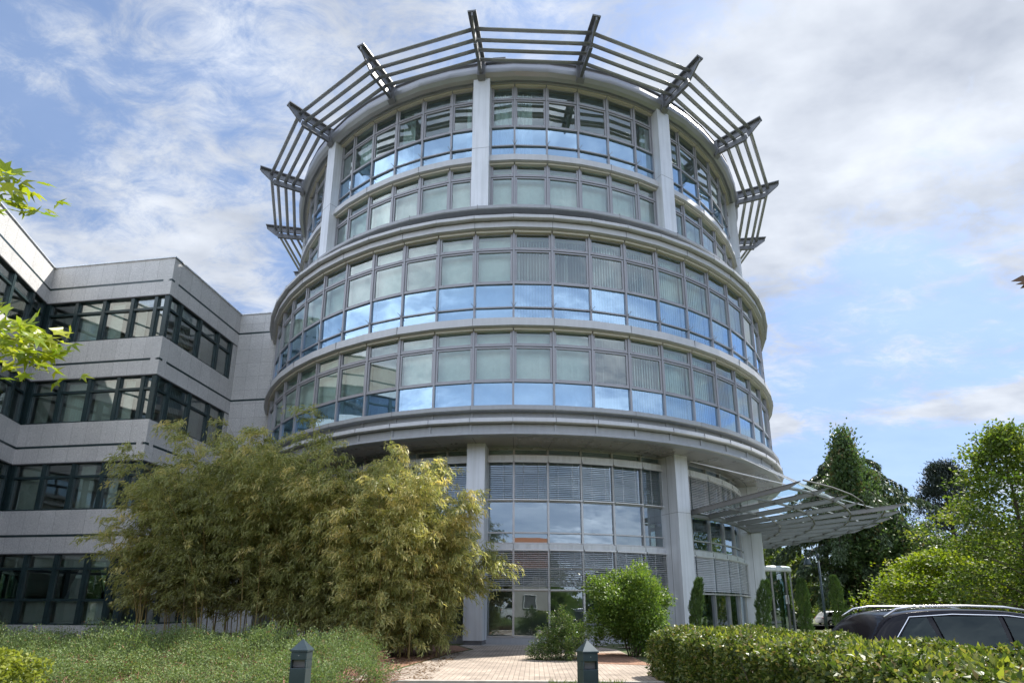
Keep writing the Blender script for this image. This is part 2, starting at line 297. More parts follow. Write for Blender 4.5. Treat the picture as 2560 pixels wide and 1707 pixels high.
# ------------------------------------------------------------------ ground
def sheet(name, poly, mat, lift, step=None):
    # polygon draped at the ground height + lift (fan of a fine grid is not needed where the ground is level)
    mb = MB(); mb.poly([(x, y, gh(x, y)+lift) for x, y in poly]); o = mb.build(name, mat); props(o, kind='structure'); return o
nx = np.concatenate([[-1500, -300, -100], np.arange(-60, 61, 1.0), [100, 300, 1500]]); ny = np.concatenate([[-1500, -300, -100], np.arange(-60, 81, 1.0), [150, 400, 1500]])
mb = MB(); mb.v = [(float(x), float(y), gh(float(x), float(y))) for y in ny for x in nx]; nxl = len(nx)
mb.f = [(j*nxl+i, j*nxl+i+1, (j+1)*nxl+i+1, (j+1)*nxl+i) for j in range(len(ny)-1) for i in range(nxl-1)]
props(mb.build('ground', M['ground']), kind='structure')
sheet('path', [(-2.75, 11.0), (-1.9, 16.5), (-1.35, 18.3), (-2.0, 20.1), (2.4, 20.7), (3.2, 18.6), (3.1, 11.0), (2.6, 10.3), (-2.9, 10.35)], M['paving'], .012)
sheet('soil', [(-19, 7), (-3.0, 7), (-2.9, 10.9), (-2.0, 16.5), (-1.5, 18.4), (-2.1, 20.2), (-6, 21.2), (-19, 23.4)], M['mulch'], .006)
o = sheet('gravel', [(-2.0, 20.13), (-1.6, 21.9), (3.2, 21.5), (3.2, 20.4), (2.4, 20.72)], M['gravel'], .010)
sheet('planting_soil', [(1.9, 13.9), (1.4, 15.4), (2.3, 17.0), (3.1, 17.0), (3.15, 13.5)], M['mulch'], .018)
kb = MB(); kb.box(-2.95, 2.7, 10.22, 10.34, -.1, .06); kb.box(-2.98, -2.86, 10.35, 11.2, -.1, .05); props(kb.build('kerb', M['curb'], bevel=.01), kind='structure')
def ribbon(name, pts, mat, lift):
    mb = MB()
    for (a, b), (c, d) in zip(pts[:-1], pts[1:]): mb.quad((*a, gh(*a)+lift), (*c, gh(*c)+lift), (*d, gh(*d)+lift), (*b, gh(*b)+lift))
    return props(mb.build(name, mat), kind='structure')
ribbon('driveway', [((11.2, 4.+i), (5.0, 4.+i)) for i in range(0, 15)]+[((12+.9*i, 19+.9*i), (5.6+.85*i, 19.6+1.1*i)) for i in range(0, 4)], M['asphalt'], .012)
sheet('road', [(14, 48), (90, 44), (90, 62), (14, 60)], M['asphalt'], .02)
sheet('forecourt', [(3.3, 19.2), (6, 18), (15, 24), (22, 32), (22, 40), (13, 40), (13.3, 30), (10, 24.5), (5, 21.3)], M['paving'], .03)

# ------------------------------------------------------------------ the round tower
ph = .094; de = 2*PI/60; TC = (0, 34, 0)
tower = thing('round_office_tower', 'round glass office tower on tall grey columns, crowned by a tubular sunshade ring', 'building', TC)
def ring(name, prof, mat, closed=True, parent=None):
    mb = MB(); mb.lathe(prof, 60, ph, ph+2*PI, closed)
    if 'ledge' in name and 'base' not in name:   # open panel joints, as thin dark strips in the same mesh
        nf = len(mb.f); ro = max(p[0] for p in prof); zs = [p[1] for p in prof if p[0] > ro-.1]; z0, z1 = min(zs), max(zs)
        for k in range(0, 60, 1 if ro > 14.95 or ro < 13.5 else 2):
            a = ph+k*de; m = Matrix.Rotation(a, 4, 'Z'); i0 = len(mb.v); mb.box(-.007, .007, -ro-.003, -ro+.08, z0+.004, z1-.002); mb.v[i0:] = [tuple(m @ Vector(v)) for v in mb.v[i0:]]
        o = mb.build(name, mat, parent or tower); o.data.materials.append(M['plinth'])
        for i in range(nf, len(mb.f)): o.data.polygons[i].material_index = 1
        return o
    return mb.build(name, mat, parent or tower)
# profiles listed (r,z)
ring('soffit', [(12.55, 7.42), (14.84, 7.42), (14.84, 7.50), (12.55, 7.50)], M['soffit'])
mb = MB()
for k in range(60):
    a = ph+k*de; u = (math.sin(a), -math.cos(a)); w = (math.cos(a)*.012, math.sin(a)*.012)
    mb.quad((12.9*u[0]-w[0], 12.9*u[1]-w[1], 7.416), (14.7*u[0]-w[0], 14.7*u[1]-w[1], 7.416), (14.7*u[0]+w[0], 14.7*u[1]+w[1], 7.416), (12.9*u[0]+w[0], 12.9*u[1]+w[1], 7.416))
mb.lathe([(13.25, 7.415), (13.28, 7.415)], 60, ph, ph+2*PI)
mb.build('soffit_joint', M['plinth'], tower)
mb = MB(); mb.lathe([(14.80, 7.80), (14.80, 7.52), (14.89, 7.51), (14.89, 7.46), (14.92, 7.40), (14.85, 7.37), (14.5, 7.40), (14.5, 7.80)], 60, ph, ph+2*PI, True)
for k in range(60):
    a = ph+k*de; m = Matrix.Rotation(a, 4, 'Z'); i0 = len(mb.v); mb.box(-.035, .035, -14.845, -14.77, 7.512, 7.81); mb.box(-.035, .035, -14.66, -14.5, 8.02, 8.32)
    for i in range(i0, len(mb.v)): mb.v[i] = tuple(m @ Vector(mb.v[i]))
mb.build('fascia', M['alu_dark'], tower)
ring('lower_ledge', [(14.6, 8.04), (15.02, 7.99), (15.04, 7.84), (15.0, 7.81), (14.6, 7.83)], M['ledge'])
ring('fascia_panel', [(14.62, 7.9), (14.62, 8.32), (14.3, 8.32), (14.3, 7.9)], M['alu_dark'])
ring('sill_ledge', [(14.4, 8.60), (14.62, 8.58), (14.93, 8.49), (14.93, 8.34), (14.9, 8.31), (14.4, 8.33)], M['alu_dark'])
ring('storey_ledge', [(14.4, 12.08), (14.88, 12.05), (14.90, 11.73), (14.80, 11.71), (14.4, 11.73)], M['ledge'])
ring('storey_ledge', [(14.4, 16.32), (14.86, 16.28), (14.88, 16.02), (14.80, 16.0), (14.4, 16.01)], M['ledge'])
ring('gutter_ledge', [(13.7, 16.8), (14.98, 16.52), (15.05, 16.46), (15.05, 16.33), (15.0, 16.30), (14.5, 16.35), (13.7, 16.35)], M['ledge'])
ring('gutter_wall', [(14.02, 16.75), (14.02, 17.3), (13.7, 17.3), (13.7, 16.75)], M['plinth'])
ring('gutter_ledge', [(13.4, 17.72), (14.36, 17.48), (14.42, 17.43), (14.42, 17.30), (14.38, 17.27), (13.4, 17.29)], M['alu_dark'])
ring('storey_ledge', [(13.4, 20.46), (13.86, 20.42), (13.88, 20.12), (13.80, 20.10), (13.4, 20.12)], M['ledge'])
cz = ring('roof_cornice', [(13.2, 25.1), (13.98, 25.08), (14.10, 25.02), (14.20, 24.86), (14.24, 24.66), (14.20, 24.48), (14.10, 24.33), (13.98, 24.25), (13.9, 24.27), (13.55, 24.46), (13.2, 24.46)], M['cornice'])
mb = MB(); mb.lathe([(14.02, 25.10), (14.16, 25.10), (14.16, 25.15), (14.02, 25.15)], 60, ph, ph+2*PI, True); mb.build('roof_edge', M['fin'], tower)
mb = MB(); mb.lathe([(0.01, 25.0), (13.5, 25.0)], 60, ph, ph+2*PI); mb.build('roof', M['plinth'], tower)
mb = MB()
for r, a, b in ((14.35, 7.52, 8.2), (14.35, 11.72, 12.06), (14.2, 16.0, 16.34), (13.3, 16.9, 17.7), (13.3, 20.12, 20.44), (13.3, 24.5, 24.9)):
    mb.lathe([(7.9, a), (r, a), (r, b), (7.9, b)], 60, ph, ph+2*PI, True)
mb.lathe([(7.9, 3.5), (12.4, 3.5), (12.4, 3.64), (7.9, 3.64)], 60, ph, ph+2*PI, True)
mb.build('floor_slab', M['slab'], tower)
mb = MB(); mb.lathe([(8, 0), (8, 25)], 40); mb.build('core_wall', M['core'], tower)
mb = MB()
for k in range(20):   # partition walls between the offices
    a = ph+3*k*de+de*.5; m = Matrix.Rotation(a, 4, 'Z')
    for z0, z1, r in ((8.2, 11.72, 13.9), (12.06, 16.0, 13.9), (17.7, 20.12, 12.9)):
        i0 = len(mb.v); mb.box(-.05, .05, -r, -8.05, z0, z1)
        for i in range(i0, len(mb.v)): mb.v[i] = tuple(m @ Vector(mb.v[i]))
mb.build('partition_wall', M['core'], tower)

# columns
def col_mesh(name, r0, r1, w, z0, z1, joints):
    mb = MB(); mb.box(-w/2, w/2, -r1, -r0, z0, z1); return mb.mesh(name, M['alu'])
cm_up = col_mesh('upper_column', 13.45, 14.06, .74, 17.4, 24.3, ())
cm_lo = col_mesh('ground_column', 12.72, 13.70, .70, .16, 7.43, ())
jm = MB(); jm.box(-.353, .353, -13.703, -12.8, 5.03, 5.042); jm.box(-.354, -.35, -13.22, -13.205, .16, 7.4); jm.box(.35, .354, -13.22, -13.205, .16, 7.4); jm.box(-.33, .33, -13.66, -12.8, 0, .162); jml = jm.mesh('column_joint', M['plinth'])
jm = MB(); jm.box(-.373, .373, -14.063, -13.6, 20.62, 20.632); jmu = jm.mesh('column_joint', M['plinth'])
for j in range(10):
    a = ph+(-2+6*j)*de
    o = link(cm_up, 'upper_column', tower); o.rotation_euler.z = a; q = link(jmu, 'joint', o)
    o = link(cm_lo, 'ground_column', tower); o.rotation_euler.z = a; q = link(jml, 'joint', o)
    for ob in (o,):
        pass

# glazing bays
def frame_part(mb, r, panes, xl=None, xr=None, mul=(0, 1), tr=.05):
    h = r*math.sin(de/2); Y = -r*math.cos(de/2); xl = -h if xl is None else xl; xr = h if xr is None else xr
    zb = panes[0][0]; zt = panes[-1][1]
    mb.box(xl-.04, xl+.036, Y-.085, Y+.10, zb-.02, zt+.03)
    if xr < h-.01: mb.box(xr-.036, xr+.04, Y-.085, Y+.10, zb-.02, zt+.03)
    for i, (z0, z1, kind) in enumerate(panes):
        mb.box(xl+.036, xr-.04, Y-.065, Y+.07, z0-tr/2, z0+tr/2)
        if kind == 's':   # opening sash with its own wide frame
            a = xl+.042; b = xr-.046; c = z0+.03; d = z1-.03; w = .072
            for (p0, p1, p2, p3) in ((a, a+w, c, d), (b-w, b, c, d), (a+w, b-w, c, c+w), (a+w, b-w, d-w*.8, d)): mb.box(p0, p1, Y-.045, Y+.05, p2, p3)
            a += w-.02; b -= w-.02; c += w-.02; d -= w*.8-.02; w = .025
            for (p0, p1, p2, p3) in ((a, a+w, c, d), (b-w, b, c, d), (a+w, b-w, c, c+w), (a+w, b-w, d-w, d)): mb.box(p0, p1, Y-.028, Y+.03, p2, p3)
            for xx in (xl+.2, xr-.22): mb.box(xx, xx+.05, Y-.058, Y-.04, z0+.06, z0+.085)
    mb.box(xl+.036, xr-.04, Y-.065, Y+.07, zt-tr/2, zt+.04)
def pane_mesh(name, r, zs, mat, tilt, xl=None, xr=None):
    h = r*math.sin(de/2); Y = -r*math.cos(de/2); xl = -h if xl is None else xl; xr = h if xr is None else xr; mb = MB()
    for (z0, z1) in zs:
        a, b = [random.uniform(-1, 1)*tilt for _ in range(2)]
        mb.quad((xl, Y+a, z0), (xr, Y-a, z0), (xr, Y-a+b, z1), (xl, Y+a+b, z1))
    return mb.mesh(name, mat)
def slats_mesh(r, z0, z1, mode, w=.127):
    h = r*math.sin(de/2)*.93; Y = -r*math.cos(de/2)+.32; mb = MB(); n = 12
    ang = {'closed': .22, 'half': .75, 'open': 1.15}[mode]
    for i in range(n):
        x = -h+(i+.5)*2*h/n; a = ang+random.uniform(-.10, .10); dx = math.cos(a)*w/2*1.05; dy = math.sin(a)*w/2
        mb.quad((x-dx, Y-dy, z0), (x+dx, Y+dy, z0), (x+dx, Y+dy, z1), (x-dx, Y-dy, z1))
    mb.box(-h, h, Y-.03, Y+.03, z1+.005, z1+.06)
    return mb.mesh('blind', M['blind'])
def curtain_mesh(r, z0, z1, x0, x1):
    Y = -r*math.cos(de/2)+.3; mb = MB(); n = 40; pts = []
    for i in range(n+1): x = x0+(x1-x0)*i/n; pts.append((x, Y+.05*math.sin(i*1.1+math.sin(i*.6))))
    for (xa, ya), (xb, yb) in zip(pts[:-1], pts[1:]): mb.quad((xa, ya, z0), (xb, yb, z0), (xb, yb, z1), (xa, ya, z1))
    return mb.mesh('curtain', M['curtain'], True)
ROWS = {
 'A': dict(r=14.55, panes=[(8.60, 9.54, 'b'), (9.56, 11.00, 's'), (11.02, 11.72, 's')]),
 'B': dict(r=14.55, panes=[(12.08, 12.62, 'b'), (12.64, 13.66, 'b'), (13.68, 15.16, 's'), (15.18, 15.95, 's')]),
 'C': dict(r=13.60, panes=[(17.72, 19.46, 's'), (19.48, 20.14, 's')]),
 'D': dict(r=13.60, panes=[(20.44, 21.05, 'b'), (21.07, 22.04, 'b'), (22.06, 23.52, 's'), (23.54, 24.26, 's')])}
def hooks(mb, r, z):
    h = r*math.sin(de/2); Y = -r*math.cos(de/2)
    for dx, dz in ((-.10, .10), (.10, .10)): mb.tube([(-h, Y-.05, z), (-h+dx, Y-.24, z+dz)], .011, 5)
    mb.tube([(-h, Y-.02, z), (-h, Y-.22, z-.05)], .012, 5)
FR = {}; PN = {}; SP = {}; BL = {}; hh = .38
for rk, R in ROWS.items():
    r = R['r']; h = r*math.sin(de/2); ps = R['panes']
    for v, (xl, xr) in {'n': (None, None), 'l': (-h+hh, None), 'r': (None, h-hh)}.items():
        if rk in 'AB' and v != 'n': continue
        mb = MB(); frame_part(mb, r, ps, xl, xr)
        if rk in 'BD' and v != 'l': hooks(mb, r, ps[1][0])
        FR[rk, v] = mb.mesh('window', M['frame'])
        for t in range(6):
            PN[rk, v, t] = pane_mesh('pane', r, [(a, b) for a, b, k in ps if k == 's'], M['glass'], .006, xl, xr)
            if any(k == 'b' for _, _, k in ps): SP[rk, v, t] = pane_mesh('spandrel_pane', r, [(a, b) for a, b, k in ps if k == 'b'], M['blue'], .009, xl, xr)
    zb, zt = ps[0][0]+.05, ps[-1][1]-.12
    for m in ('closed', 'half', 'open'):
        for t in range(2): BL[rk, m, t] = slats_mesh(r, zb, zt, m)
    BL[rk, 'cl', 0] = curtain_mesh(r, zb, zt, -.6, .1); BL[rk, 'cr', 0] = curtain_mesh(r, zb, zt, -.1, .6); BL[rk, 'cf', 0] = curtain_mesh(r, zb, zt, -.65, .65)
mode_over = {('A', 1): 'open', ('A', -5): 'open', ('A', 2): 'half', ('B', -1): 'open', ('B', 0): 'open', ('B', 1): 'half', ('B', 2): 'half', ('B', -4): 'half', ('B', -6): 'half', ('C', -5): 'half', ('A', -6): 'half',
             ('D', -2): 'cf', ('D', -1): 'cl', ('D', -3): 'cr', ('D', -7): 'cf', ('D', 3): 'cr', ('D', 5): 'cl', ('A', 5): 'half', ('B', 5): 'closed'}
VIS = range(-11, 9)
for rk, R in ROWS.items():
    for k in VIS:
        a = ph+(k+.5)*de; v = 'n'
        if rk in 'CD':
            if (k+2) % 6 == 0: v = 'l'
            if (k+3) % 6 == 0: v = 'r'
        o = link(FR[rk, v], 'window', tower); o.rotation_euler.z = a; t = random.randrange(6)
        link(PN[rk, v, t], 'pane', o)
        if (rk, v, t) in SP: link(SP[rk, v, t], 'spandrel_pane', o)
        md = mode_over.get((rk, k), 'closed' if rk != 'D' else random.choice([None, None, 'cl', None]))
        if md: link(BL[rk, md, 0 if md[0:2] in ('cl', 'cr', 'cf') and md != 'closed' else random.randrange(2)], 'curtain' if md in ('cl', 'cr', 'cf') else 'blind', o)
# rest of the ring, away from the camera: one stuff part each of frames and panes
fr = MB(); pn = MB(); bp_ = MB()
for k in range(9, 49):
    m = Matrix.Rotation(ph+(k+.5)*de, 4, 'Z')
    for rk, R in ROWS.items():
        r = R['r']; h = r*math.sin(de/2); Y = -r*math.cos(de/2); ps = R['panes']
        i0 = len(fr.v); fr.box(-h-.04, -h+.036, Y-.085, Y+.1, ps[0][0]-.02, ps[-1][1]+.03)
        for z0, z1, kd in ps: fr.box(-h+.036, h-.04, Y-.06, Y+.06, z0-.05, z0+.05)
        for i in range(i0, len(fr.v)): fr.v[i] = tuple(m @ Vector(fr.v[i]))
        for z0, z1, kd in ps:
            t = pn if kd == 's' else bp_; t.quad(*[tuple(m @ Vector(q)) for q in ((-h, Y, z0), (h, Y, z0), (h, Y, z1), (-h, Y, z1))])
props(fr.build('rear_window_frame', M['frame'], tower), kind='stuff'); props(pn.build('rear_pane', M['glass'], tower), kind='stuff'); props(bp_.build('rear_spandrel_pane', M['blue'], tower), kind='stuff')
# blind boxes under each ledge
for r, z0, z1 in ((14.72, 11.62, 11.71), (14.72, 15.90, 15.99), (13.75, 20.02, 20.10), (13.76, 24.20, 24.30)):
    mb = MB()
    for k in range(60):
        m = Matrix.Rotation(ph+(k+.5)*de, 4, 'Z'); h = r*math.sin(de/2)-.03; Y = -r*math.cos(de/2); i0 = len(mb.v); mb.box(-h, h, Y, Y+.16, z0, z1)
        for i in range(i0, len(mb.v)): mb.v[i] = tuple(m @ Vector(mb.v[i]))
    mb.build('blind_box', M['box'], tower)
# upper wall above the D windows
ring('head_panel', [(13.62, 24.26), (13.85, 24.28), (13.85, 24.44), (13.4, 24.44), (13.4, 24.26)], M['alu_dark'])

# ground storeys
RG = 12.78
ring('ground_ledge', [(12.6, 3.48), (12.90, 3.48), (12.92, 3.66), (12.6, 3.70)], M['alu'])
ring('ground_ledge', [(12.6, 6.93), (12.94, 6.93), (12.96, 7.14), (12.6, 7.18)], M['alu'])
ring('base_ledge', [(12.5, 0), (12.86, 0), (12.86, .22), (12.5, .26)], M['alu_dark'])
gz = [(.26, 1.92, 'g'), (1.92, 2.76, 'g'), (2.76, 3.48, 'g')], [(3.70, 4.10, 'g'), (4.10, 5.33, 'g'), (5.33, 6.93, 'g')], [(7.18, 7.42, 'g')]
mb = MB()
for ps in gz: frame_part(mb, RG, ps, tr=.055)
gf = mb.mesh('glazing_bay', M['steel']); GP = [pane_mesh('pane', RG, [(a, b) for ps in gz for a, b, _ in ps], M['glass_ground'], .008) for _ in range(6)]
def venetian(z0, z1, ang, pitch=.075, name='venetian_blind'):
    r = RG+.16; h = r*math.sin(de/2)-.035; Y = -r*math.cos(de/2); mb = MB(); n = int((z1-z0-.08)/pitch)
    for i in range(n):
        z = z1-.09-i*pitch; a = ang+random.uniform(-.06, .06); dy = math.cos(a)*.04; dz = math.sin(a)*.04
        mb.quad((-h, Y-dy, z-dz), (h, Y-dy, z-dz), (h, Y+dy, z+dz), (-h, Y+dy, z+dz))
    mb.box(-h, h, Y-.045, Y+.045, z0-.035, z0); mb.box(-h, h, Y-.05, Y+.05, z1-.06, z1-.004)
    for x in (-h*.45, h*.45): mb.tube([(x, Y-.045, z0), (x, Y-.045, z1)], .006, 4)
    return mb.mesh(name, M['slat'])
VB = {('t', 0): venetian(5.38, 6.92, .30), ('t', 1): venetian(5.33, 6.92, .95), ('b', 0): venetian(1.97, 3.47, .45), ('b', 1): venetian(1.90, 3.47, 1.0)}
for k in range(-11, 10):
    a = ph+(k+.5)*de; o = link(gf, 'glazing_bay', tower); o.rotation_euler.z = a; link(random.choice(GP), 'pane', o)
    s = 1 if k >= 4 else 0; link(VB['t', s], 'venetian_blind', o); link(VB['b', s], 'venetian_blind', o)
fr = MB(); pn = MB()
for k in range(10, 49):
    m = Matrix.Rotation(ph+(k+.5)*de, 4, 'Z'); h = RG*math.sin(de/2); Y = -RG*math.cos(de/2); i0 = len(fr.v); fr.box(-h-.04, -h+.036, Y-.08, Y+.1, .22, 7.42)
    for i in range(i0, len(fr.v)): fr.v[i] = tuple(m @ Vector(fr.v[i]))
    pn.quad(*[tuple(m @ Vector(q)) for q in ((-h, Y, .26), (h, Y, .26), (h, Y, 7.42), (-h, Y, 7.42))])
props(fr.build('rear_ground_frame', M['steel'], tower), kind='stuff'); props(pn.build('rear_ground_pane', M['glass_ground'], tower), kind='stuff')

# sunshade brackets and louvre tubes
def bracket_mesh():
    mb = MB(); w = .035
    for poly in ([(14.1, 24.40), (15.66, 24.33), (15.74, 24.38), (15.70, 24.60), (14.1, 24.64)], [(14.1, 24.74), (15.70, 24.72), (15.78, 24.40), (16.40, 24.86), (16.42, 25.02), (14.1, 25.06)]):
        mb.prism([(-r, z) for r, z in poly], -w, w, 0)
    for r in (14.15, 14.62, 15.05, 15.45): mb.box(-w+.004, w-.004, -r-.09, -r, 24.6, 24.78)
    mb.prism([(-14.05, 25.06), (-16.44, 25.02), (-16.46, 25.07), (-14.05, 25.11)], -.18, .18, 0)
    mb.prism([(-14.1, 24.36), (-15.68, 24.29), (-15.68, 24.33), (-14.1, 24.40)], -.07, .07, 0)
    mb.prism([(-14.1, 24.2), (-14.28, 24.3), (-14.28, 25.0), (-14.1, 25.06)], -.17, .17, 0)
    return mb.mesh('sunshade_bracket', M['fin'])
bm_ = bracket_mesh()
TUB = [(15.86, 24.86), (15.52, 24.70), (15.10, 24.68), (14.68, 24.66)]
D3 = 3*de
def louvre_mesh(r, z):
    mb = MB(); h = r*math.sin(D3/2); Y = -r*math.cos(D3/2); n = 10; L0, L1 = -h-.02, h+.02; i = 0
    pts = [(L0, Y, z), (-h*.5, Y, z), (h*.5, Y, z), (L1, Y, z)]; mb.tube(pts, .037, 12, True, 2.4); return mb.mesh('louvre_tube', M['tube'], True)
LM = [louvre_mesh(r, z) for r, z in TUB]
for j in range(20):
    a = ph+(-2+3*j)*de
    o = link(bm_, 'sunshade_bracket', tower); o.rotation_euler.z = a
    for m in LM: q = link(m, 'louvre_tube', tower); q.rotation_euler.z = a+D3/2
for (k, w) in ((-1.5, .5), (3.55, .4)):
    mb = MB(); mb.box(-w/2, w/2, -13.7, -13.0, 25.15, 25.75); mb.box(-w/2-.05, w/2+.05, -13.75, -12.95, 25.75, 25.82); o = mb.build('roof_unit', M['plinth'], tower); o.rotation_euler.z = ph+k*de

# entrance canopy
canopy = MB()
def pol(a, r, z): return (r*math.sin(a), -r*math.cos(a), z)
B0 = math.radians(32.5); BD = math.radians(6.2)
cn = bpy.data.objects.new('entrance_canopy', None)
ang = [B0+i*BD for i in range(13)]; rin = 13.15; zi, zo = 5.12, 5.52
def cz_(r): return zi+(zo-zi)*(r-rin)/(18.9-rin)
mb = MB(); mb.lathe([(13.12, 5.0), (13.24, 5.0), (13.24, 5.14), (13.12, 5.14)], 30, ang[0]-.05, ang[-1], True); cn = mb.build('entrance_canopy', M['canopy'], tower)
for i, a in enumerate(ang):
    ro = 17.7 if i < 4 else 19.25; m = Matrix.Rotation(a, 4, 'Z'); mb = MB()
    t = ro+.45
    for dx0, dx1, (d0, d1) in ((-.012, .012, (.10, -.05)), (-.04, .04, (-.05, -.065)), (-.04, .04, (.115, .10))):
        top0, bot0 = cz_(13.2)+d0, cz_(13.2)+d1; topm, botm = cz_(ro)+d0, cz_(ro)+d1
        if d0 == .10: poly = [(-13.2, bot0-.04), (-13.2, top0), (-t, cz_(t)+.10), (-ro, botm)]
        elif d0 < 0: poly = [(-13.2, bot0-.04), (-13.2, top0-.04), (-ro, topm), (-ro, botm)]
        else: poly = [(-13.2, bot0), (-13.2, top0), (-t, cz_(t)+d0), (-t, cz_(t)+d1)]
        mb.prism(poly, dx0, dx1, 0)
    mb.v = [tuple(m @ Vector(v)) for v in mb.v]; mb.build('canopy_beam', M['canopy'], cn)
for r in (14.6, 16.1, 17.6, 18.9):
    a1 = ang[-1]; a0 = ang[0] if r < 17.8 else ang[4]; z = cz_(r)
    mb = MB(); mb.lathe([(r-.03, z-.02), (r+.03, z-.02), (r+.03, z+.05), (r-.03, z+.05)], 24, a0, a1, True); mb.build('purlin', M['canopy'], cn)
for i in range(12):
    a0, a1 = ang[i]+.008, ang[i+1]-.008; ro = 17.95 if i < 4 else 19.45; mb = MB(); rs = [13.3, 14.6, 16.1, 17.6]+([] if i < 4 else [18.9])+[ro]
    if i == 3: ro = 18.0
    for ra, rb in zip(rs[:-1], rs[1:]):
        za, zb = cz_(ra)+.15, cz_(rb)+.15; mb.poly([pol(a0, ra+.015, za), pol(a1, ra+.015, za), pol(a1, rb-.015, zb), pol(a0, rb-.015, zb)])
    mb.build('glass_pane', M['glass_canopy'], cn)
for i in range(0, 4): mb = MB(); mb.tube([pol(ang[i], 14.9, 7.42) if i else pol(ph+4*de+.03, 13.8, 7.2), pol(ang[i], 17.6, cz_(17.6)+.14)], .022, 6); mb.build('tension_rod', M['white'], cn)
for i in (5, 7, 9, 11): mb = MB(); mb.tube([pol(ang[i], 14.8, 7.42), pol(ang[i], 19.2, cz_(19.2)+.14)], .022, 6); mb.build('tension_rod', M['white'], cn)
mb = MB()
mb.tube([pol(a, 18.25, cz_(18.25)+.12) for a in ang[:5]], .03, 6)
mb.build('edge_tube', M['canopy'], cn)

# glazed door drum
vc = (13.3, -2.9); mbp = MB(); R1 = 1.55
mbp.lathe([(0.01, 3.2), (R1+.06, 3.2), (R1+.1, 3.26), (R1+.1, 3.44), (R1+.04, 3.5), (.01, 3.5)], 40)
mbp.v = [(x+vc[0], y+vc[1], z) for x, y, z in mbp.v]; door = mbp.build('door_drum', M['alu'], tower)
mg = MB(); mg.lathe([(R1, .05), (R1, 3.2)], 32); mg.v = [(x+vc[0], y+vc[1], z) for x, y, z in mg.v]; mg.build('curved_pane', M['glass_ground'], door)
mp_ = MB()
for a in np.arange(0, 2*PI, PI/5.5):
    x, y = vc[0]+R1*math.sin(a), vc[1]-R1*math.cos(a); mp_.box(x-.045, x+.045, y-.045, y+.045, 0, 3.2)
mp_.build('door_post', M['canopy'], door)
a = .55; x, y = vc[0]+(R1+.02)*math.sin(a), vc[1]-(R1+.02)*math.cos(a); ms = MB(); ms.box(-.15, .15, -.006, 0, 1.55, 2.0); o = ms.build('notice', M['white'], door); o.location = (x, y, 0); o.rotation_euler.z = a
ms = MB()
for i in range(4): ms.box(-.11, .11-.03*(i % 2), -.009, -.0065, 1.90-.07*i, 1.915-.07*i)
o2 = ms.build('notice_text', M['red'], door); o2.location = o.location; o2.rotation_euler.z = a

# ------------------------------------------------------------------ stone office wing
wing = thing('stone_office_wing', 'grey granite office wing with dark green window bands, left of the round tower', 'building', (0, 0, 0))
c1 = Vector((-23.64, 24.9)); c2 = Vector((-16.9, 24.0)); c3 = Vector((-16.32, 29.55)); t4 = Vector((-13.6, 29.18)); c0 = c1+Vector((.30, -.954))*19
STR = [4.35, 8.51, 12.67, 16.83]
def wallq(name, a, b, z0, z1, mat, off=0., u0=0., th=.3, ext=(0, 0)):
    d = (b-a).normalized(); n = Vector((d.y, -d.x)); L = (b-a).length; A = a-d*ext[0]; B = b+d*ext[1]
    mb = MB(); fa = A+n*off; fb = B+n*off; ba = A-n*(th-off); bb = B-n*(th-off)
    mb.v = [(*fa, z0), (*fb, z0), (*fb, z1), (*fa, z1), (*ba, z0), (*bb, z0), (*bb, z1), (*ba, z1)]
    mb.f = [(0, 1, 2, 3), (5, 4, 7, 6), (3, 2, 6, 7), (1, 0, 4, 5), (4, 0, 3, 7), (1, 5, 6, 2)]
    u1 = u0-ext[0]; u2 = u0+L+ext[1]
    q = [(u1, z0), (u2, z0), (u2, z1), (u1, z1)]; mb.uv = q+[(u2, z0), (u1, z0), (u1, z1), (u2, z1)]+[(u1, 0.1), (u2, .1), (u2, .4), (u1, .4)]+[(u2, .1), (u1, .1), (u1, .4), (u2, .4)]+[(.1, z0), (.4, z0), (.4, z1), (.1, z1)]*2
    return mb.build(name, mat, wing)
def local(a, b):
    d = (b-a).normalized(); return Matrix(((d.x, -d.y, 0, a.x), (d.y, d.x, 0, a.y), (0, 0, 1, 0), (0, 0, 0, 1)))
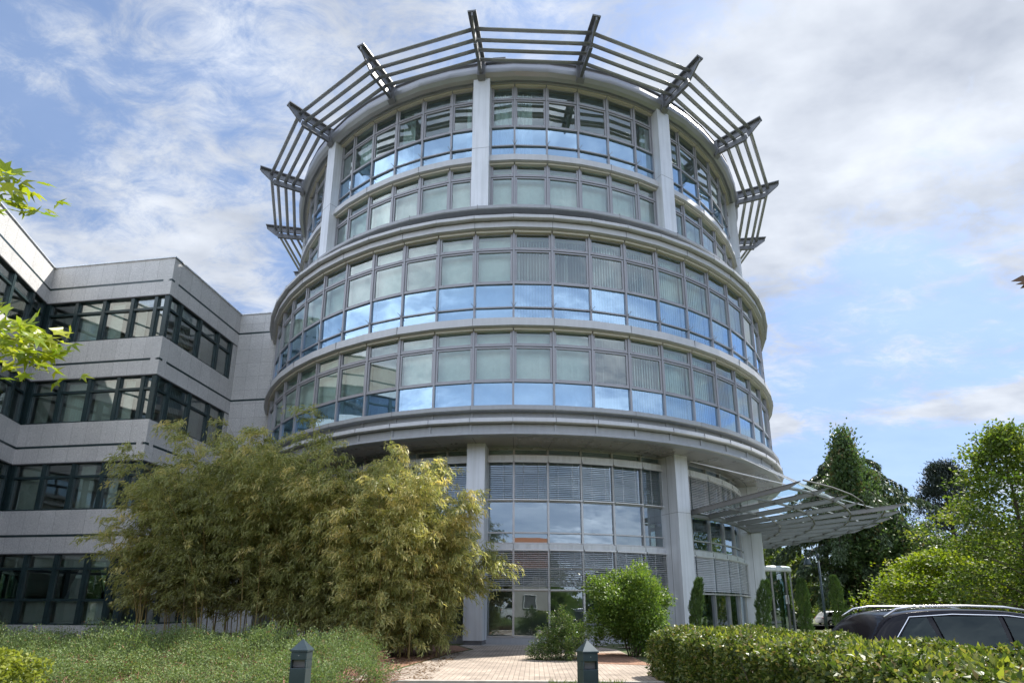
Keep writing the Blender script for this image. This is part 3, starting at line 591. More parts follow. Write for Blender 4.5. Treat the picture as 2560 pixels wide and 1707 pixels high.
def strip_windows(a, b, xs, zb, zt, trans, slats):
    # local x along the wall, local -y outwards
    mtx = local(a, b)
    for i in range(len(xs)-1):
        x0, x1 = xs[i], xs[i+1]; mb = MB(); w = .075
        mb.box(x0-.09, x0+.09, .02, .22, zb, zt)
        if i == len(xs)-2: mb.box(x1-.09, x1+.09, .02, .22, zb, zt)
        e0 = x0+.09; e1 = x1-.09
        for z in (zb, zt-.07): mb.box(e0, e1, .05, .2, z, z+.07)
        for z in trans: mb.box(e0, e1, .04, .2, z-.055, z+.055)
        for x in (e0, e1-.03): mb.box(x, x+.03, .06, .19, zb+.07, zt-.07)
        mb.v = [tuple(mtx @ Vector(v)) for v in mb.v]; o = mb.build('window', M['green'], wing)
        g = MB(); z_ = [zb]+list(trans)+[zt]
        for za, zc_ in zip(z_[:-1], z_[1:]):
            t1, t2 = random.uniform(-.006, .006), random.uniform(-.006, .006); g.quad((e0, .14+t1, za), (e1, .14-t1, za), (e1, .14-t1+t2, zc_), (e0, .14+t1+t2, zc_))
        g.v = [tuple(mtx @ Vector(v)) for v in g.v]; g.build('pane', M['glass_wing'], o)
        if random.random() < slats:
            s = MB(); n = max(3, int((e1-e0)/.115)); aa = random.choice([.25, .5, 1.0, 1.15]); cover = random.choice([1, 1, .55])
            for j in range(int(n*cover)):
                x = e0+.06+j*(e1-e0-.1)/n; dx = math.cos(aa)*.06; dy = math.sin(aa)*.06; s.quad((x-dx, .42-dy, zb+.03), (x+dx, .42+dy, zb+.03), (x+dx, .42+dy, zt-.1), (x-dx, .42-dy, zt-.1))
            s.v = [tuple(mtx @ Vector(v)) for v in s.v]; s.build('blind', M['blind'], o)
L12 = (c2-c1).length; L23 = (c3-c2).length; L01 = (c1-c0).length
walls = [(c0, c1, 0.), (c1, c2, 19.), (c2, c3, 26.)]
for wi, (a, b, u0) in enumerate(walls):
    lv = [(STR[0]-4.35-.01, .55, 'g')]
    bands = [(-.2, .5)]+[(s-.78, s+1.15) for s in STR[:3]]+[(STR[3]-.78, 18.03)]
    for z0, z1 in bands: wallq('wall', a, b, z0, z1, M['granite'], 0, u0, .45, (0, 0))
    mtx = local(a, b); L = (b-a).length
    for s in STR:
        mb = MB(); mb.box(0, L+(.004 if wi == 1 else 0), -.004, .2, s-.055, s+.055); mb.v = [tuple(mtx @ Vector(v)) for v in mb.v]; mb.build('green_stripe', M['green'], wing)  # dark green stripe along the wall, a thin box barely proud of the stone
        mb = MB(); mb.box(.05, L-.05, -.03, .1, s-.83, s-.782); mb.v = [tuple(mtx @ Vector(v)) for v in mb.v]; mb.build('blind_rail', M['plinth'], wing)
    mb = MB(); mb.box(-.0, L+(.06 if wi == 1 else 0), -.06, .5, 18.03, 18.09); mb.v = [tuple(mtx @ Vector(v)) for v in mb.v]; mb.build('parapet_cap', M['alu'], wing)
    if wi == 0: xs = [L-.15-1.0-1.66*k for k in range(11)][::-1]+[L-.12]
    elif wi == 1: xs = [.12, 1.75, 3.3, 4.85, 6.0, L-.12]; xs = [.12, 1.72, 3.27, 4.82, 6.1, L-.14]
    else: xs = [.14, .95, 2.45, 3.95, 5.1]
    for fi in range(4):
        zt = STR[fi]-.78; zb = STR[fi-1]+1.15 if fi else .5
        strip_windows(a, b, xs, zb, zt, [zt-.68] if fi else [zt-.68, 1.55], .93)
    if wi == 2:   # plain pier at the inner end
        for fi in range(4):
            zt = STR[fi]-.78; zb = STR[fi-1]+1.15 if fi else .5
            wallq('wall', a+(b-a).normalized()*5.2, b, zb+.002, zt-.002, M['granite'], -.003, 31., .4)
wallq('wall', c3, t4, -.2, 18.03, M['granite_tile'], 0, 0, .4); mtx = local(c3, t4); Lx = (t4-c3).length
for s in STR: mb = MB(); mb.box(0, Lx, -.004, .2, s-.055, s+.055); mb.v = [tuple(mtx @ Vector(v)) for v in mb.v]; mb.build('green_stripe', M['green'], wing)
mb = MB(); mb.box(0, Lx, -.06, .5, 18.03, 18.09); mb.v = [tuple(mtx @ Vector(v)) for v in mb.v]; mb.build('parapet_cap', M['alu'], wing)
# corner posts where window bands meet, roof, floors and inner wall
for fi in range(4):
    zt = STR[fi]-.78; zb = STR[fi-1]+1.15 if fi else .5
    for c, s in ((c2, .17), (c1, .16)): mb = MB(); mb.box(c.x-s-.05, c.x+s-.16, c.y-s+.2, c.y+s+.05, zb+.004, zt-.004); mb.build('corner_post', M['green'], wing)
inn = [c0+Vector((-.2, 0)), c1+Vector((-.2, .3)), c2+Vector((-.35, .35)), c3+Vector((-.35, .3)), t4+Vector((0, .35)), Vector((-14, 40)), Vector((-40, 40)), Vector((-40, 6.8))]
mb = MB()
for z in (4.2, 8.4, 12.55, 16.7): mb.poly([(p.x, p.y, z) for p in inn]); mb.poly([(p.x, p.y, z+.16) for p in reversed(inn)])
mb.build('floor_slab', M['slab'], wing)
mb = MB(); mb.poly([(p.x, p.y, 17.7) for p in inn]); mb.build('roof', M['plinth'], wing)
mb = MB(); wl = [c0+Vector((-4, 0)), c1+Vector((-4, 4.0)), c2+Vector((-4.5, 5.0)), c3+Vector((-4.5, 4))]
for p, q in zip(wl[:-1], wl[1:]): mb.quad((*p, 0), (*q, 0), (*q, 17.6), (*p, 17.6))
mb.quad((*inn[5], 0), (*inn[6], 0), (*inn[6], 17.7), (*inn[5], 17.7)); mb.quad((*inn[6], 0), (*inn[7], 0), (*inn[7], 17.7), (*inn[6], 17.7)); mb.quad((*inn[7], 0), (*inn[0], 0), (*inn[0], 17.7), (*inn[7], 17.7)); mb.quad((*inn[4], 0), (*inn[5], 0), (*inn[5], 17.7), (*inn[4], 17.7))
mb.build('inner_wall', M['core'], wing)
# ------------------------------------------------------------------ bollards
def bollard():
    t = thing('bollard', '', 'bollard'); w = .068
    mb = MB(); mb.box(-w, w, -w, w, -.05, .80); mb.box(-w, w, -.03, w, .80, .865); mb.box(-w, -w+.012, -w, -.03, .80, .865); mb.box(w-.012, w, -w, -.03, .80, .865)
    mb.box(-w, w, -w, w, .865, .93); mb.build('post', M['bollard'], t, bevel=.004)
    mb = MB(); e = w+.006; i = 0; mb.v = [(-e, -e, .931), (e, -e, .931), (e, e, .931), (-e, e, .931), (-e, -e, .945), (e, -e, .945), (e, e, .945), (-e, e, .945), (0, 0, 1.035)]
    mb.f = [(0, 3, 2, 1), (0, 1, 5, 4), (1, 2, 6, 5), (2, 3, 7, 6), (3, 0, 4, 7), (4, 5, 8), (5, 6, 8), (6, 7, 8), (7, 4, 8)]; mb.build('cap', M['bollard'], t)
    mb = MB(); mb.box(-w+.014, w-.014, -.034, -.031, .803, .862); mb.build('lamp_slot', M['plinth'], t)
    mb = MB(); mb.tube([(0, -w-.002, .90), (0, -w+.002, .90)], .004, 8); mb.build('screw', M['steel'], t); return t
b0 = bollard()
def dup(o, parent=None):
    c = o.copy(); C.objects.link(c); c.parent = parent
    for ch in [x for x in o.children]: dup(ch, c)
    return c
b1 = dup(b0)
b0.location = (.60, 4.95, 0); b0.rotation_euler.z = .30; b1.location = (-1.84, 4.95, 0); b1.rotation_euler.z = -.02
props(b0, 'dark green bollard with pyramid cap standing in front of the round bush', None, 'bollards in front of the path'); props(b1, 'dark green bollard with pyramid cap in front of the low grey-green shrubs and bamboo', None, 'bollards in front of the path')

# ------------------------------------------------------------------ vegetation builders
def branchy(mb, base, tips, r0, n=6):
    base = Vector(base)
    for t in tips:
        t = Vector(t); m = base.lerp(t, .5)+Vector((random.uniform(-.1, .1), random.uniform(-.1, .1), .12))*(t-base).length*.5
        mb.tube([base, base.lerp(m, .5)+Vector((0, 0, .02)), m, m.lerp(t, .6), t], [r0, r0*.8, r0*.55, r0*.35, r0*.12], n, False)
def shellpts(n, c, R, fn=None, inner=.35, bottom=-1.):
    # points in the outer part of a lumpy ellipsoid
    d = rvec(int(n*1.6)); d = d[d[:, 2] > bottom][:n]; k = len(d)
    lump = 1+.20*np.sin(d[:, 0]*6+c[0]*3)+.16*np.sin(d[:, 1]*6+1+c[1]*2)+.14*np.sin(d[:, 2]*7+2+d[:, 0]*4)
    r = (1-inner*rng.random(k)**1.6)*lump; return np.array(c)+d*r[:, None]*np.array(R), d
def clump_points(centres, n_each, spread):
    Cc = np.repeat(np.asarray(centres), n_each, 0); o = rng.normal(size=Cc.shape)*spread; return Cc+o, o
# round bush
def bush(name, label, x, y, R, zc_, nleaf, L, mat, seed, cat='bush', tw=9):
    t = thing(name, label, cat, (x, y, gh(x, y))); mb = MB()
    for i in range(tw):
        a = i*2*PI/tw+random.uniform(-.3, .3); b = (.12*math.cos(a), .12*math.sin(a), -.02); e = Vector((math.cos(a)*R[0]*.75, math.sin(a)*R[1]*.75, zc_+random.uniform(.1, .7)*R[2]))
        mb.tube([b, Vector(b).lerp(e, .4)+Vector((0, 0, .15)), e], [.022, .014, .005], 5, False)
    mb.build('stem', M['bark'], t)
    cs, d = shellpts(nleaf//26, (0, 0, zc_), R, inner=.45); cs[:, 2] = np.maximum(cs[:, 2], .12)
    P, o = clump_points(cs, 26, .075*R[0]*1.1); P[:, 2] = np.maximum(P[:, 2], .04)
    out = nrm(P-np.array((0, 0, zc_*.6))); D = nrm(out*.9+rvec(len(P))*.9+np.array((0, 0, .25))); N = nrm(rvec(len(P))*.8+np.array((0, 0, 1.))+out*.5)
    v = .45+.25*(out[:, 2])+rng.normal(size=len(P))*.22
    foliage('foliage', P, D, N, L*(.7+.6*rng.random(len(P))), L*.55, M[mat], t, v); return t
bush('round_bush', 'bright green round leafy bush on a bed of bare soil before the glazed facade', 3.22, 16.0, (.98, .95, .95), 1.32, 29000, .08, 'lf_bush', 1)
def shrub_lobes(name, label, x, y, lobes, L, mat, n, cat='shrub'):
    t = thing(name, label, cat, (x, y, gh(x, y))); mb = MB()
    for (c, R) in lobes: mb.tube([(c[0]*.2, c[1]*.2, 0), (c[0]*.6, c[1]*.6, c[2]*.5), c], [.02, .015, .006], 5, False)
    mb.build('stem', M['bark'], t); Ps = []; Os = []
    tot = sum(R[0]*R[2] for _, R in lobes)
    for c, R in lobes:
        cs, d = shellpts(int(n/18*R[0]*R[2]/tot), c, R, inner=.5); P, o = clump_points(cs, 18, .05); Ps.append(P); Os.append(nrm(P-np.array(c)))
    P = np.concatenate(Ps); out = np.concatenate(Os); P[:, 2] = np.maximum(P[:, 2], .02)
    D = nrm(out+rvec(len(P))*.8+np.array((0, 0, .3))); N = nrm(rvec(len(P))+np.array((0, 0, 1.)))
    foliage('foliage', P, D, N, L*(.7+.6*rng.random(len(P))), L*.5, M[mat], t, .5+rng.normal(size=len(P))*.25); return t
ls_ = shrub_lobes('leafy_shrub', 'small dull green shrub with several humps left of the round bush', 1.12, 14.9,
    [((.05, 0, .95), (.33, .3, .42)), ((-.38, 0, .55), (.35, .35, .35)), ((.3, -.1, .55), (.42, .4, .42)), ((-.62, 0, .22), (.38, .35, .22)), ((0, -.2, .3), (.55, .45, .32)), ((.55, .1, .75), (.25, .25, .25))], .05, 'lf_shrub', 15000); ls_.scale = (.88, .88, .92)

# low cinquefoil shrubs in front of the bamboo
def low_mesh(seed):
    cs, d = shellpts(470, (0, 0, .26), (.84, .78, .50), inner=.30, bottom=.0); P, o = clump_points(cs, 17, .055); out = nrm(P-np.array((0, 0, .1)))
    D = nrm(out*.8+rvec(len(P))*.8+np.array((0, 0, .5))); N = nrm(rvec(len(P))+np.array((0, 0, .8)))
    V, F = leafquads(P, D, N, .038*(.6+.8*rng.random(len(P))), .02); v = .5+.2*(P[:, 2]-.5)+rng.normal(size=len(P))*.22
    return np_mesh('foliage', V, F, M['lf_poten'], np.repeat(np.clip(v, 0, 1), 4))
def low_twigs():
    mb = MB()
    for i in range(260):
        a = random.uniform(0, 2*PI); r = random.uniform(.55, 1.12); e = Vector((math.cos(a)*r, math.sin(a)*r*.9, random.uniform(.08, .50))); b = Vector((math.cos(a)*.25, math.sin(a)*.25, 0))
        mb.tube([b, b.lerp(e, .5)+Vector((0, 0, random.uniform(.02, .15))), e], [.008, .007, .004], 3, False)
    return mb.mesh('bare_twigs', M['twig'])
LOWM = [low_mesh(i) for i in range(4)]; LOWT = [low_twigs() for _ in range(2)]
cells = []
for iy, y in enumerate((7.6, 8.9, 10.3, 11.7, 13.1)):
    for ix in range(12):
        x = -3.1-.35*iy-ix*1.55+(.6 if iy % 2 else 0)+(0 if ix else .1)
        if abs((x)/y) > 1.02: continue
        cells.append((x+random.uniform(-.15, .15), y+random.uniform(-.2, .2), iy, ix))
words = ['row nearest the camera', 'second row from the camera', 'middle row of five', 'second row from the bamboo', 'row nearest the bamboo']
ordn = ['first', 'second', 'third', 'fourth', 'fifth', 'sixth', 'seventh', 'eighth', 'ninth', 'tenth', 'eleventh', 'twelfth']
for n, (x, y, iy, ix) in enumerate(cells):
    t = thing('cinquefoil_shrub', 'low grey-green cinquefoil shrub, %s from the path, in the %s' % (ordn[ix], words[iy]), 'shrub', (x, y, gh(x, y)), random.uniform(0, 6.28), 'low grey-green shrubs filling the bed before the bamboo')
    t.scale = (random.uniform(.9, 1.1), random.uniform(.9, 1.1), (.74 if y < 9.5 else 1.05)*random.uniform(.72, 1.12)); link(LOWM[n % 4], 'foliage', t); link(LOWT[n % 2], 'bare_twigs', t)

# hedges
def hedge(name, label, poly_fn, n, L, twig_n, mats, extra=None):
    t = thing(name, label, 'hedge'); P, Nn = poly_fn(n); out = Nn
    D = nrm(out*.55+rvec(len(P))*.9+np.array((0, 0, .25))); N = nrm(rvec(len(P))*.7+out*.7+np.array((0, 0, .5)))
    v = rng.random(len(P))**1.3*.9+.1*rng.random(len(P)); foliage('foliage', P, D, N, L*(.6+.7*rng.random(len(P))), L*.58, M[mats], t, v, .18)
    return t
def box_hedge_pts(x0, x1, y0, y1, z1, depth=.16):
    def f(n):
        A = [((x1-x0)*(y1-y0), 0), ((y1-y0)*z1, 1), ((y1-y0)*z1*.6, 2), ((x1-x0)*z1, 3), ((x1-x0)*z1, 4)]; tot = sum(a for a, _ in A); Ps = []; Ns = []
        for a, k in A:
            m = int(n*a/tot); u, v, w = rng.random((3, m)); dd = depth*w**1.5
            if k == 0: p = np.stack([x0+u*(x1-x0), y0+v*(y1-y0), z1-dd], 1); q = (0, 0, 1.)
            elif k == 1: p = np.stack([x0+dd, y0+u*(y1-y0), v*z1], 1); q = (-1., 0, 0)
            elif k == 2: p = np.stack([x1-dd, y0+u*(y1-y0), v*z1], 1); q = (1., 0, 0)
            elif k == 3: p = np.stack([x0+u*(x1-x0), y0+dd, v*z1], 1); q = (0, -1., 0)
            else: p = np.stack([x0+u*(x1-x0), y1-dd, v*z1], 1); q = (0, 1., 0)
            Ps.append(p); Ns.append(np.tile(q, (m, 1)))
        P = np.concatenate(Ps); N = np.concatenate(Ns)
        b = .045*np.sin(P[:, 0]*5.1+np.sin(P[:, 1]*3))+.05*np.sin(P[:, 1]*4.3+1.3)+.03*np.sin(P[:, 0]*11+P[:, 1]*9)
        ex = np.maximum(0, (x0+.35-P[:, 0]))+np.maximum(0, P[:, 1]-(y1-.35)); P[:, 2] -= (ex**1.5)*.35*(P[:, 2]/z1)
        P = P+N*b[:, None]; return P, N
    return f
def hedge_core(t, x0, x1, y0, y1, z1):
    mb = MB()
    for i in range(420):
        x, y = random.uniform(x0+.1, x1-.1), random.uniform(y0+.1, y1-.1); e = Vector((x+random.uniform(-.3, .3), y+random.uniform(-.3, .3), random.uniform(.5, 1)*(z1-.08)))
        mb.tube([(x, y, 0), Vector((x, y, 0)).lerp(e, .6)+Vector((random.uniform(-.05, .05), 0, .03)), e], [.009, .006, .003], 3, False)
    mb.build('twigs', M['bark'], t)
    mb = MB(); mb.box(x0+.24, x1-.24, y0+.24, y1-.24, .02, z1-.2); mb.build('light_block_core', M['lf_cedar'], t)  # solid dark box added inside the leaves to block light
hd = hedge('hornbeam_hedge', 'clipped hedge of glossy yellow-green leaves in the right foreground before the dark car', box_hedge_pts(2.65, 4.35, 1.9, 11.5, .90), 78000, .062, 0, 'lf_hedge')
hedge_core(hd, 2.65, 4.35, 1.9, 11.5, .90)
# young shoots standing above its top
P = np.stack([2.8+1.5*rng.random(900), 2.2+9*rng.random(900), .89+.03*rng.random(900)], 1); D = nrm(rvec(900)*.6+np.array((0, 0, 1.)))
foliage('young_shoots', P, D, rvec(900), .075*(.6+.8*rng.random(900)), .04, M['lf_hedge2'], hd)
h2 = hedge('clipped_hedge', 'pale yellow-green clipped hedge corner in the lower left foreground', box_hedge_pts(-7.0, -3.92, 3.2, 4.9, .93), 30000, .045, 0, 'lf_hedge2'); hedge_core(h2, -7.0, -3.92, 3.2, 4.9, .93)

# bamboo clumps
def bamboo(label, x, y, n_c, spread, lean, ht, nplume, seed, leaf=.145, zmin=.04, vo=0.):
    t = thing('bamboo_clump', label, 'bamboo', (x, y, gh(x, y))); mb = MB(); rs = np.random.default_rng(seed); PP = []; DD = []; VV = []
    culms = []
    for i in range(n_c):
        b = np.array([rs.normal()*spread[0], rs.normal()*spread[1], 0.]); h = ht*(.62+.38*rs.random()); dirn = np.array([lean[0]+b[0]*.10+rs.normal()*.11, lean[1]+b[1]*.12+rs.normal()*.10, 0])
        pts = [b+np.array([0, 0, h])*s*(1-.12*s*s)+dirn*h*(s**2.0) for s in np.linspace(0, 1, 8)]; culms.append((np.array(pts), h)); mb.tube(pts, [.014, .014, .013, .012, .010, .008, .006, .003], 5, False)
    for j in range(nplume):
        pts, h = culms[j % n_c]; s = zmin+(1-zmin)*rs.random()**.85; q = s*7; i = min(6, int(q)); p0 = pts[i]+(pts[i+1]-pts[i])*(q-i); tng = nrm(pts[i+1]-pts[i])
        a = rs.random()*2*PI; o = np.array([math.cos(a), math.sin(a)-.45, 0]); d0 = nrm(o*.9+tng*.75+np.array([lean[0], lean[1], 0])*.8); Lb = (.55+.65*rs.random())*(1.1-.35*s)
        tt = rs.random(46)**.7; g = np.array([0, 0, -1.]); pos = p0+d0*(Lb*tt)[:, None]+g*((.52*Lb)*tt**2)[:, None]+rs.normal(size=(46, 3))*.045*(.4+tt[:, None])
        dl = nrm(d0*(1-tt[:, None]*.5)+g*(tt[:, None]*.9+.25)+rs.normal(size=(46, 3))*.42); PP.append(pos); DD.append(dl); VV.append(np.full(46, vo+.32+.28*s+rs.normal()*.16)+rs.normal(size=46)*.14)
        if j % 2 == 0: mb.tube([p0, p0+d0*Lb*.5+g*.1*Lb, p0+d0*Lb+g*.38*Lb], [.005, .004, .002], 3, False)
    P = np.concatenate(PP); D = np.concatenate(DD); V = np.concatenate(VV); P[:, 2] = np.maximum(P[:, 2], .02)
    mb.build('culms', M['cane'], t); foliage('foliage', P, D, nrm(rvec(len(P))+np.array((0, 0, .6))), leaf*(.65+.7*rng.random(len(P))), leaf*.20, M['lf_bamboo'], t, V, .1, .35); return t
bamboo('dense dark bamboo clump leaning left in front of the stone wing', -9.3, 17.4, 30, (.8, .6), (-.12, -.03), 6.6, 1700, 3, zmin=.2, vo=-.14)
bamboo('tall bamboo clump with feathery tops, second from the left', -7.4, 17.6, 34, (.75, .6), (-.13, -.05), 7.6, 2100, 4, zmin=.16, vo=-.06)
bamboo('broad bamboo clump in the middle of the thicket, before the tower overhang', -5.4, 16.9, 34, (.85, .6), (-.03, -.08), 6.7, 2200, 5, zmin=.12, vo=-.02)
bamboo('tall pale bamboo clump between the middle of the thicket and the golden clump', -4.35, 16.7, 22, (.5, .5), (.0, -.08), 6.3, 1300, 15, zmin=.2, vo=.03)
bamboo('sunlit golden bamboo clump arching right toward the grey column', -3.2, 15.9, 34, (.58, .55), (.05, -.10), 5.7, 2200, 6, vo=.12)
bamboo('slender bamboo shoots arching out over the glass, right end of the thicket', -2.2, 16.1, 6, (.15, .2), (.36, -.02), 4.2, 120, 8, zmin=.5)
bamboo('thin straggling bamboo at the left end of the thicket', -10.9, 16.6, 7, (.3, .4), (-.15, -.04), 4.6, 130, 9, zmin=.35)

# slender cypresses by the entrance
def cypress(x, y, h, w, lean, label, extra=None):
    t = thing('slender_cypress', label, 'cypress', (x, y, gh(x, y)), 0, 'slender cypresses along the entrance'); n = 5200; u = rng.random(n)**.85; a = rng.random(n)*2*PI
    rr = w*(np.clip(np.minimum(u*6+.5, (1.03-u)*4.5), 0, 1)**.6)*(.55+.45*rng.random(n)**.5)*(1+.15*np.sin(u*14+a*2)+.22*np.sin(a*3+u*31)); P = np.stack([rr*np.cos(a)+lean*h*u**2, rr*np.sin(a), u*h], 1)
    D = nrm(np.stack([np.cos(a)*.35+lean*1.6, np.sin(a)*.35, np.full(n, 1.)], 1)+rng.normal(size=(n, 3))*.22); foliage('foliage', P, D, rvec(n), .13*(.6+.8*rng.random(n)), .022, M['lf_cypress'], t)
    mb = MB(); mb.tube([(0, 0, 0), (lean*h*.25, 0, h*.5), (lean*h*.8, 0, h*.9)], [.035, .02, .005], 6, False); mb.build('trunk', M['bark'], t)
    if extra:
        ex, eh = extra; n = 1200; u = rng.random(n); a = rng.random(n)*2*PI; rr = w*.7*np.sin(np.clip(u+.15, 0, 1)*PI)**.6*rng.random(n)**.5
        P = np.stack([ex*(u*.6+.4)+rr*np.cos(a), rr*np.sin(a), u*eh], 1); D = nrm(np.stack([np.cos(a)*.3+.3*np.sign(ex), np.sin(a)*.3, np.full(n, 1.)], 1)+rng.normal(size=(n, 3))*.25); foliage('side_growth', P, D, rvec(n), .11, .02, M['lf_cypress'], t)
    return t
cypress(6.05, 19.6, 2.25, .17, .12, 'wind-bent slender cypress in front of the right-hand grey column', (.38, .95))
cypress(10.5, 24.6, 2.45, .26, .12, 'leaning slender cypress in front of the second grey column from the right')
cypress(14.55, 29.0, 2.75, .27, .0, 'upright slender cypress beside the glazed door drum')
cypress(18.0, 32.0, 3.1, .29, -.03, 'tallest upright slender cypress, right of the street lamp', (.42, 1.7))

# trees -------------------------------------------------------------
def tree(name, label, x, y, h, prof, ncl, per, spread, L, Wl, mat, trunk_r, dirbias=(0, 0, .3), seed=1, droop=0., layered=False, trunk_lean=(0, 0), bare=.2, group=None, cat='tree'):
    rs = np.random.default_rng(seed); z0 = gh(x, y); t = thing(name, label, cat, (x, y, z0), 0, group); mb = MB()
    top = Vector((trunk_lean[0]*h, trunk_lean[1]*h, h*.94)); mb.tube([Vector((0, 0, -.1)), top*.3+Vector((.05, 0, 0)), top*.65, top], [trunk_r, trunk_r*.75, trunk_r*.45, trunk_r*.08], 10, False)
    cs = []; az = []
    for i in range(ncl):
        s = bare+(1-bare)*rs.random()**.85; a = rs.random()*2*PI; R = np.interp(s, [p[0] for p in prof], [p[1] for p in prof])*(1+.20*math.sin(a*3+s*11+seed)+.22*math.sin(a*5+s*23+seed*2)); 
        if layered: s = round(s*layered)/layered+rs.normal()*.006
        rad = R*(rs.random()**.45); z = s*h-droop*rad; c = np.array([trunk_lean[0]*h*s+rad*math.cos(a), trunk_lean[1]*h*s+rad*math.sin(a), z]); cs.append(c); az.append(a)
        if i % max(1, ncl//70) == 0:
            b = np.array([trunk_lean[0]*h*s, trunk_lean[1]*h*s, max(.15*h, z-rad*.45 if not droop else z+.1*rad)]); mb.tube([b, (b+c)/2+np.array([0, 0, .06*rad]), c], [trunk_r*.28*(1.1-s), trunk_r*.16*(1.1-s), .012], 5, False)
    cs = np.array(cs); P, o = clump_points(cs, per, np.array(spread)*(.7+.6*rs.random((1, 1)))); cc = np.repeat(cs, per, 0); out = nrm(np.stack([P[:, 0], P[:, 1], (P[:, 2]-h*.5)*.4], 1))
    D = nrm(out*.7+rvec(len(P))*.8+np.array(dirbias)); N = nrm(rvec(len(P))*.8+np.array((0, 0, 1.)))
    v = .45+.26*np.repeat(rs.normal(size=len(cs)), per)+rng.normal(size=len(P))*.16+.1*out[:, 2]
    mb.build('trunk', M['bark'], t); foliage('crown', P, D, N, L*(.65+.7*rng.random(len(P))), Wl, M[mat], t, v); return t
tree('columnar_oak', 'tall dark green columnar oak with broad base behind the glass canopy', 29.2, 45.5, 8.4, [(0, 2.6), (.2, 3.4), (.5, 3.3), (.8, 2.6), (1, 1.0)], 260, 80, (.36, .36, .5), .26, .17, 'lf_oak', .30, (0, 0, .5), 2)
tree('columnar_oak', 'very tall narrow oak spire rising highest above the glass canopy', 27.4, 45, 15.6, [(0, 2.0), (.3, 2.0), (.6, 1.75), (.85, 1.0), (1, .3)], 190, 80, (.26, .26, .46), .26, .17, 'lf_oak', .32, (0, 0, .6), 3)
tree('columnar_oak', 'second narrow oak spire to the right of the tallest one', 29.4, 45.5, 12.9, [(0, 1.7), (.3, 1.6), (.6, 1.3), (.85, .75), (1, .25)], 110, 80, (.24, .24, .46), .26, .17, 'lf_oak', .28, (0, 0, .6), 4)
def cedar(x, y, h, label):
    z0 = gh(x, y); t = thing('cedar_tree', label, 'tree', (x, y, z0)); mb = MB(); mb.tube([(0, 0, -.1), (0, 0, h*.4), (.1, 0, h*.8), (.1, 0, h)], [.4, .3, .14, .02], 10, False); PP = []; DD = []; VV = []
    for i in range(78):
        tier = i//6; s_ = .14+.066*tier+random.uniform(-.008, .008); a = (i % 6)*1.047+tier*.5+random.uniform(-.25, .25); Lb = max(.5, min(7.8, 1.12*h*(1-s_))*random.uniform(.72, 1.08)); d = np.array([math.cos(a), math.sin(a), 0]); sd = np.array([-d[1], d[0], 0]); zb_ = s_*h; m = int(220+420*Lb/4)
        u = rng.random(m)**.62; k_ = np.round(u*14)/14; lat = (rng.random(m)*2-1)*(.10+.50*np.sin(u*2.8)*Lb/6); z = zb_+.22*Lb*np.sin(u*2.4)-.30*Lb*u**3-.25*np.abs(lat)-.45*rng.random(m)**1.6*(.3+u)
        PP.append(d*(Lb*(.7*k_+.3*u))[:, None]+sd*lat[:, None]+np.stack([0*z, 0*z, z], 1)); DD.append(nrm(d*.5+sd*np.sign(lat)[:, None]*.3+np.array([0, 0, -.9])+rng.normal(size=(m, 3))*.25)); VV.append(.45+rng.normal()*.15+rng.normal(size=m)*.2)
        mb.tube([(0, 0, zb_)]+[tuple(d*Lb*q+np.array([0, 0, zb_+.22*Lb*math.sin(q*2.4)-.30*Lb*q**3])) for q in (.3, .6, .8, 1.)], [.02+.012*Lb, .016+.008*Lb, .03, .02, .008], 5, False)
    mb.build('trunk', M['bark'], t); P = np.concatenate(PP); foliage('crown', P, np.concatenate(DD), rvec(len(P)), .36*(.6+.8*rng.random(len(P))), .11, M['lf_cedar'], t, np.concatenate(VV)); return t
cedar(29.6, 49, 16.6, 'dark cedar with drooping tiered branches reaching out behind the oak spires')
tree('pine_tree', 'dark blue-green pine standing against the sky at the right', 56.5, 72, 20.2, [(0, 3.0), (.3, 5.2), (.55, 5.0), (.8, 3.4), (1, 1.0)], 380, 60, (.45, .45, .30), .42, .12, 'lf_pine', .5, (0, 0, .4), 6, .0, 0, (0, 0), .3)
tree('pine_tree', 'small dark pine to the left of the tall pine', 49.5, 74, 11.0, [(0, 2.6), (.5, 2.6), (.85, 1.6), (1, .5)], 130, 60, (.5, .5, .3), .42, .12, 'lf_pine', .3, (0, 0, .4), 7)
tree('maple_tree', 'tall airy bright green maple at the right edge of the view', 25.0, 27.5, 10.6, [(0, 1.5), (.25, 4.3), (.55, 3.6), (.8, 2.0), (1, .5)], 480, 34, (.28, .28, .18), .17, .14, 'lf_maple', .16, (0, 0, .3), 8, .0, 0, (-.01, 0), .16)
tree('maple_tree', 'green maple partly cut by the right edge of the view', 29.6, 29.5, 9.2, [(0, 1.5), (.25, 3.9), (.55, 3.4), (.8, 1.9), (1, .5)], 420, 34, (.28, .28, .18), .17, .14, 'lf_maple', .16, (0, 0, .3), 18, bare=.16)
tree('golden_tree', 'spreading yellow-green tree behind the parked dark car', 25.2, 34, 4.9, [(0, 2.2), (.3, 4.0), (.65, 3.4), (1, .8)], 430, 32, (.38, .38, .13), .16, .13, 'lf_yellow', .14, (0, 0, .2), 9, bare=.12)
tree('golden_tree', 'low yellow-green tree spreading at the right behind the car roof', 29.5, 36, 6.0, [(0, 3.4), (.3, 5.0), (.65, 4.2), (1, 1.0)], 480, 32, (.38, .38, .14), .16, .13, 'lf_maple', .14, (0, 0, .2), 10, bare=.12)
tree('lime_tree', 'light green tree seen between the door drum and the street lamp', 24.2, 58, 8.6, [(0, 3.2), (.4, 4.0), (.8, 2.8), (1, .8)], 420, 40, (.45, .45, .35), .26, .18, 'lf_maple', .25, (0, 0, .3), 11, bare=.1)
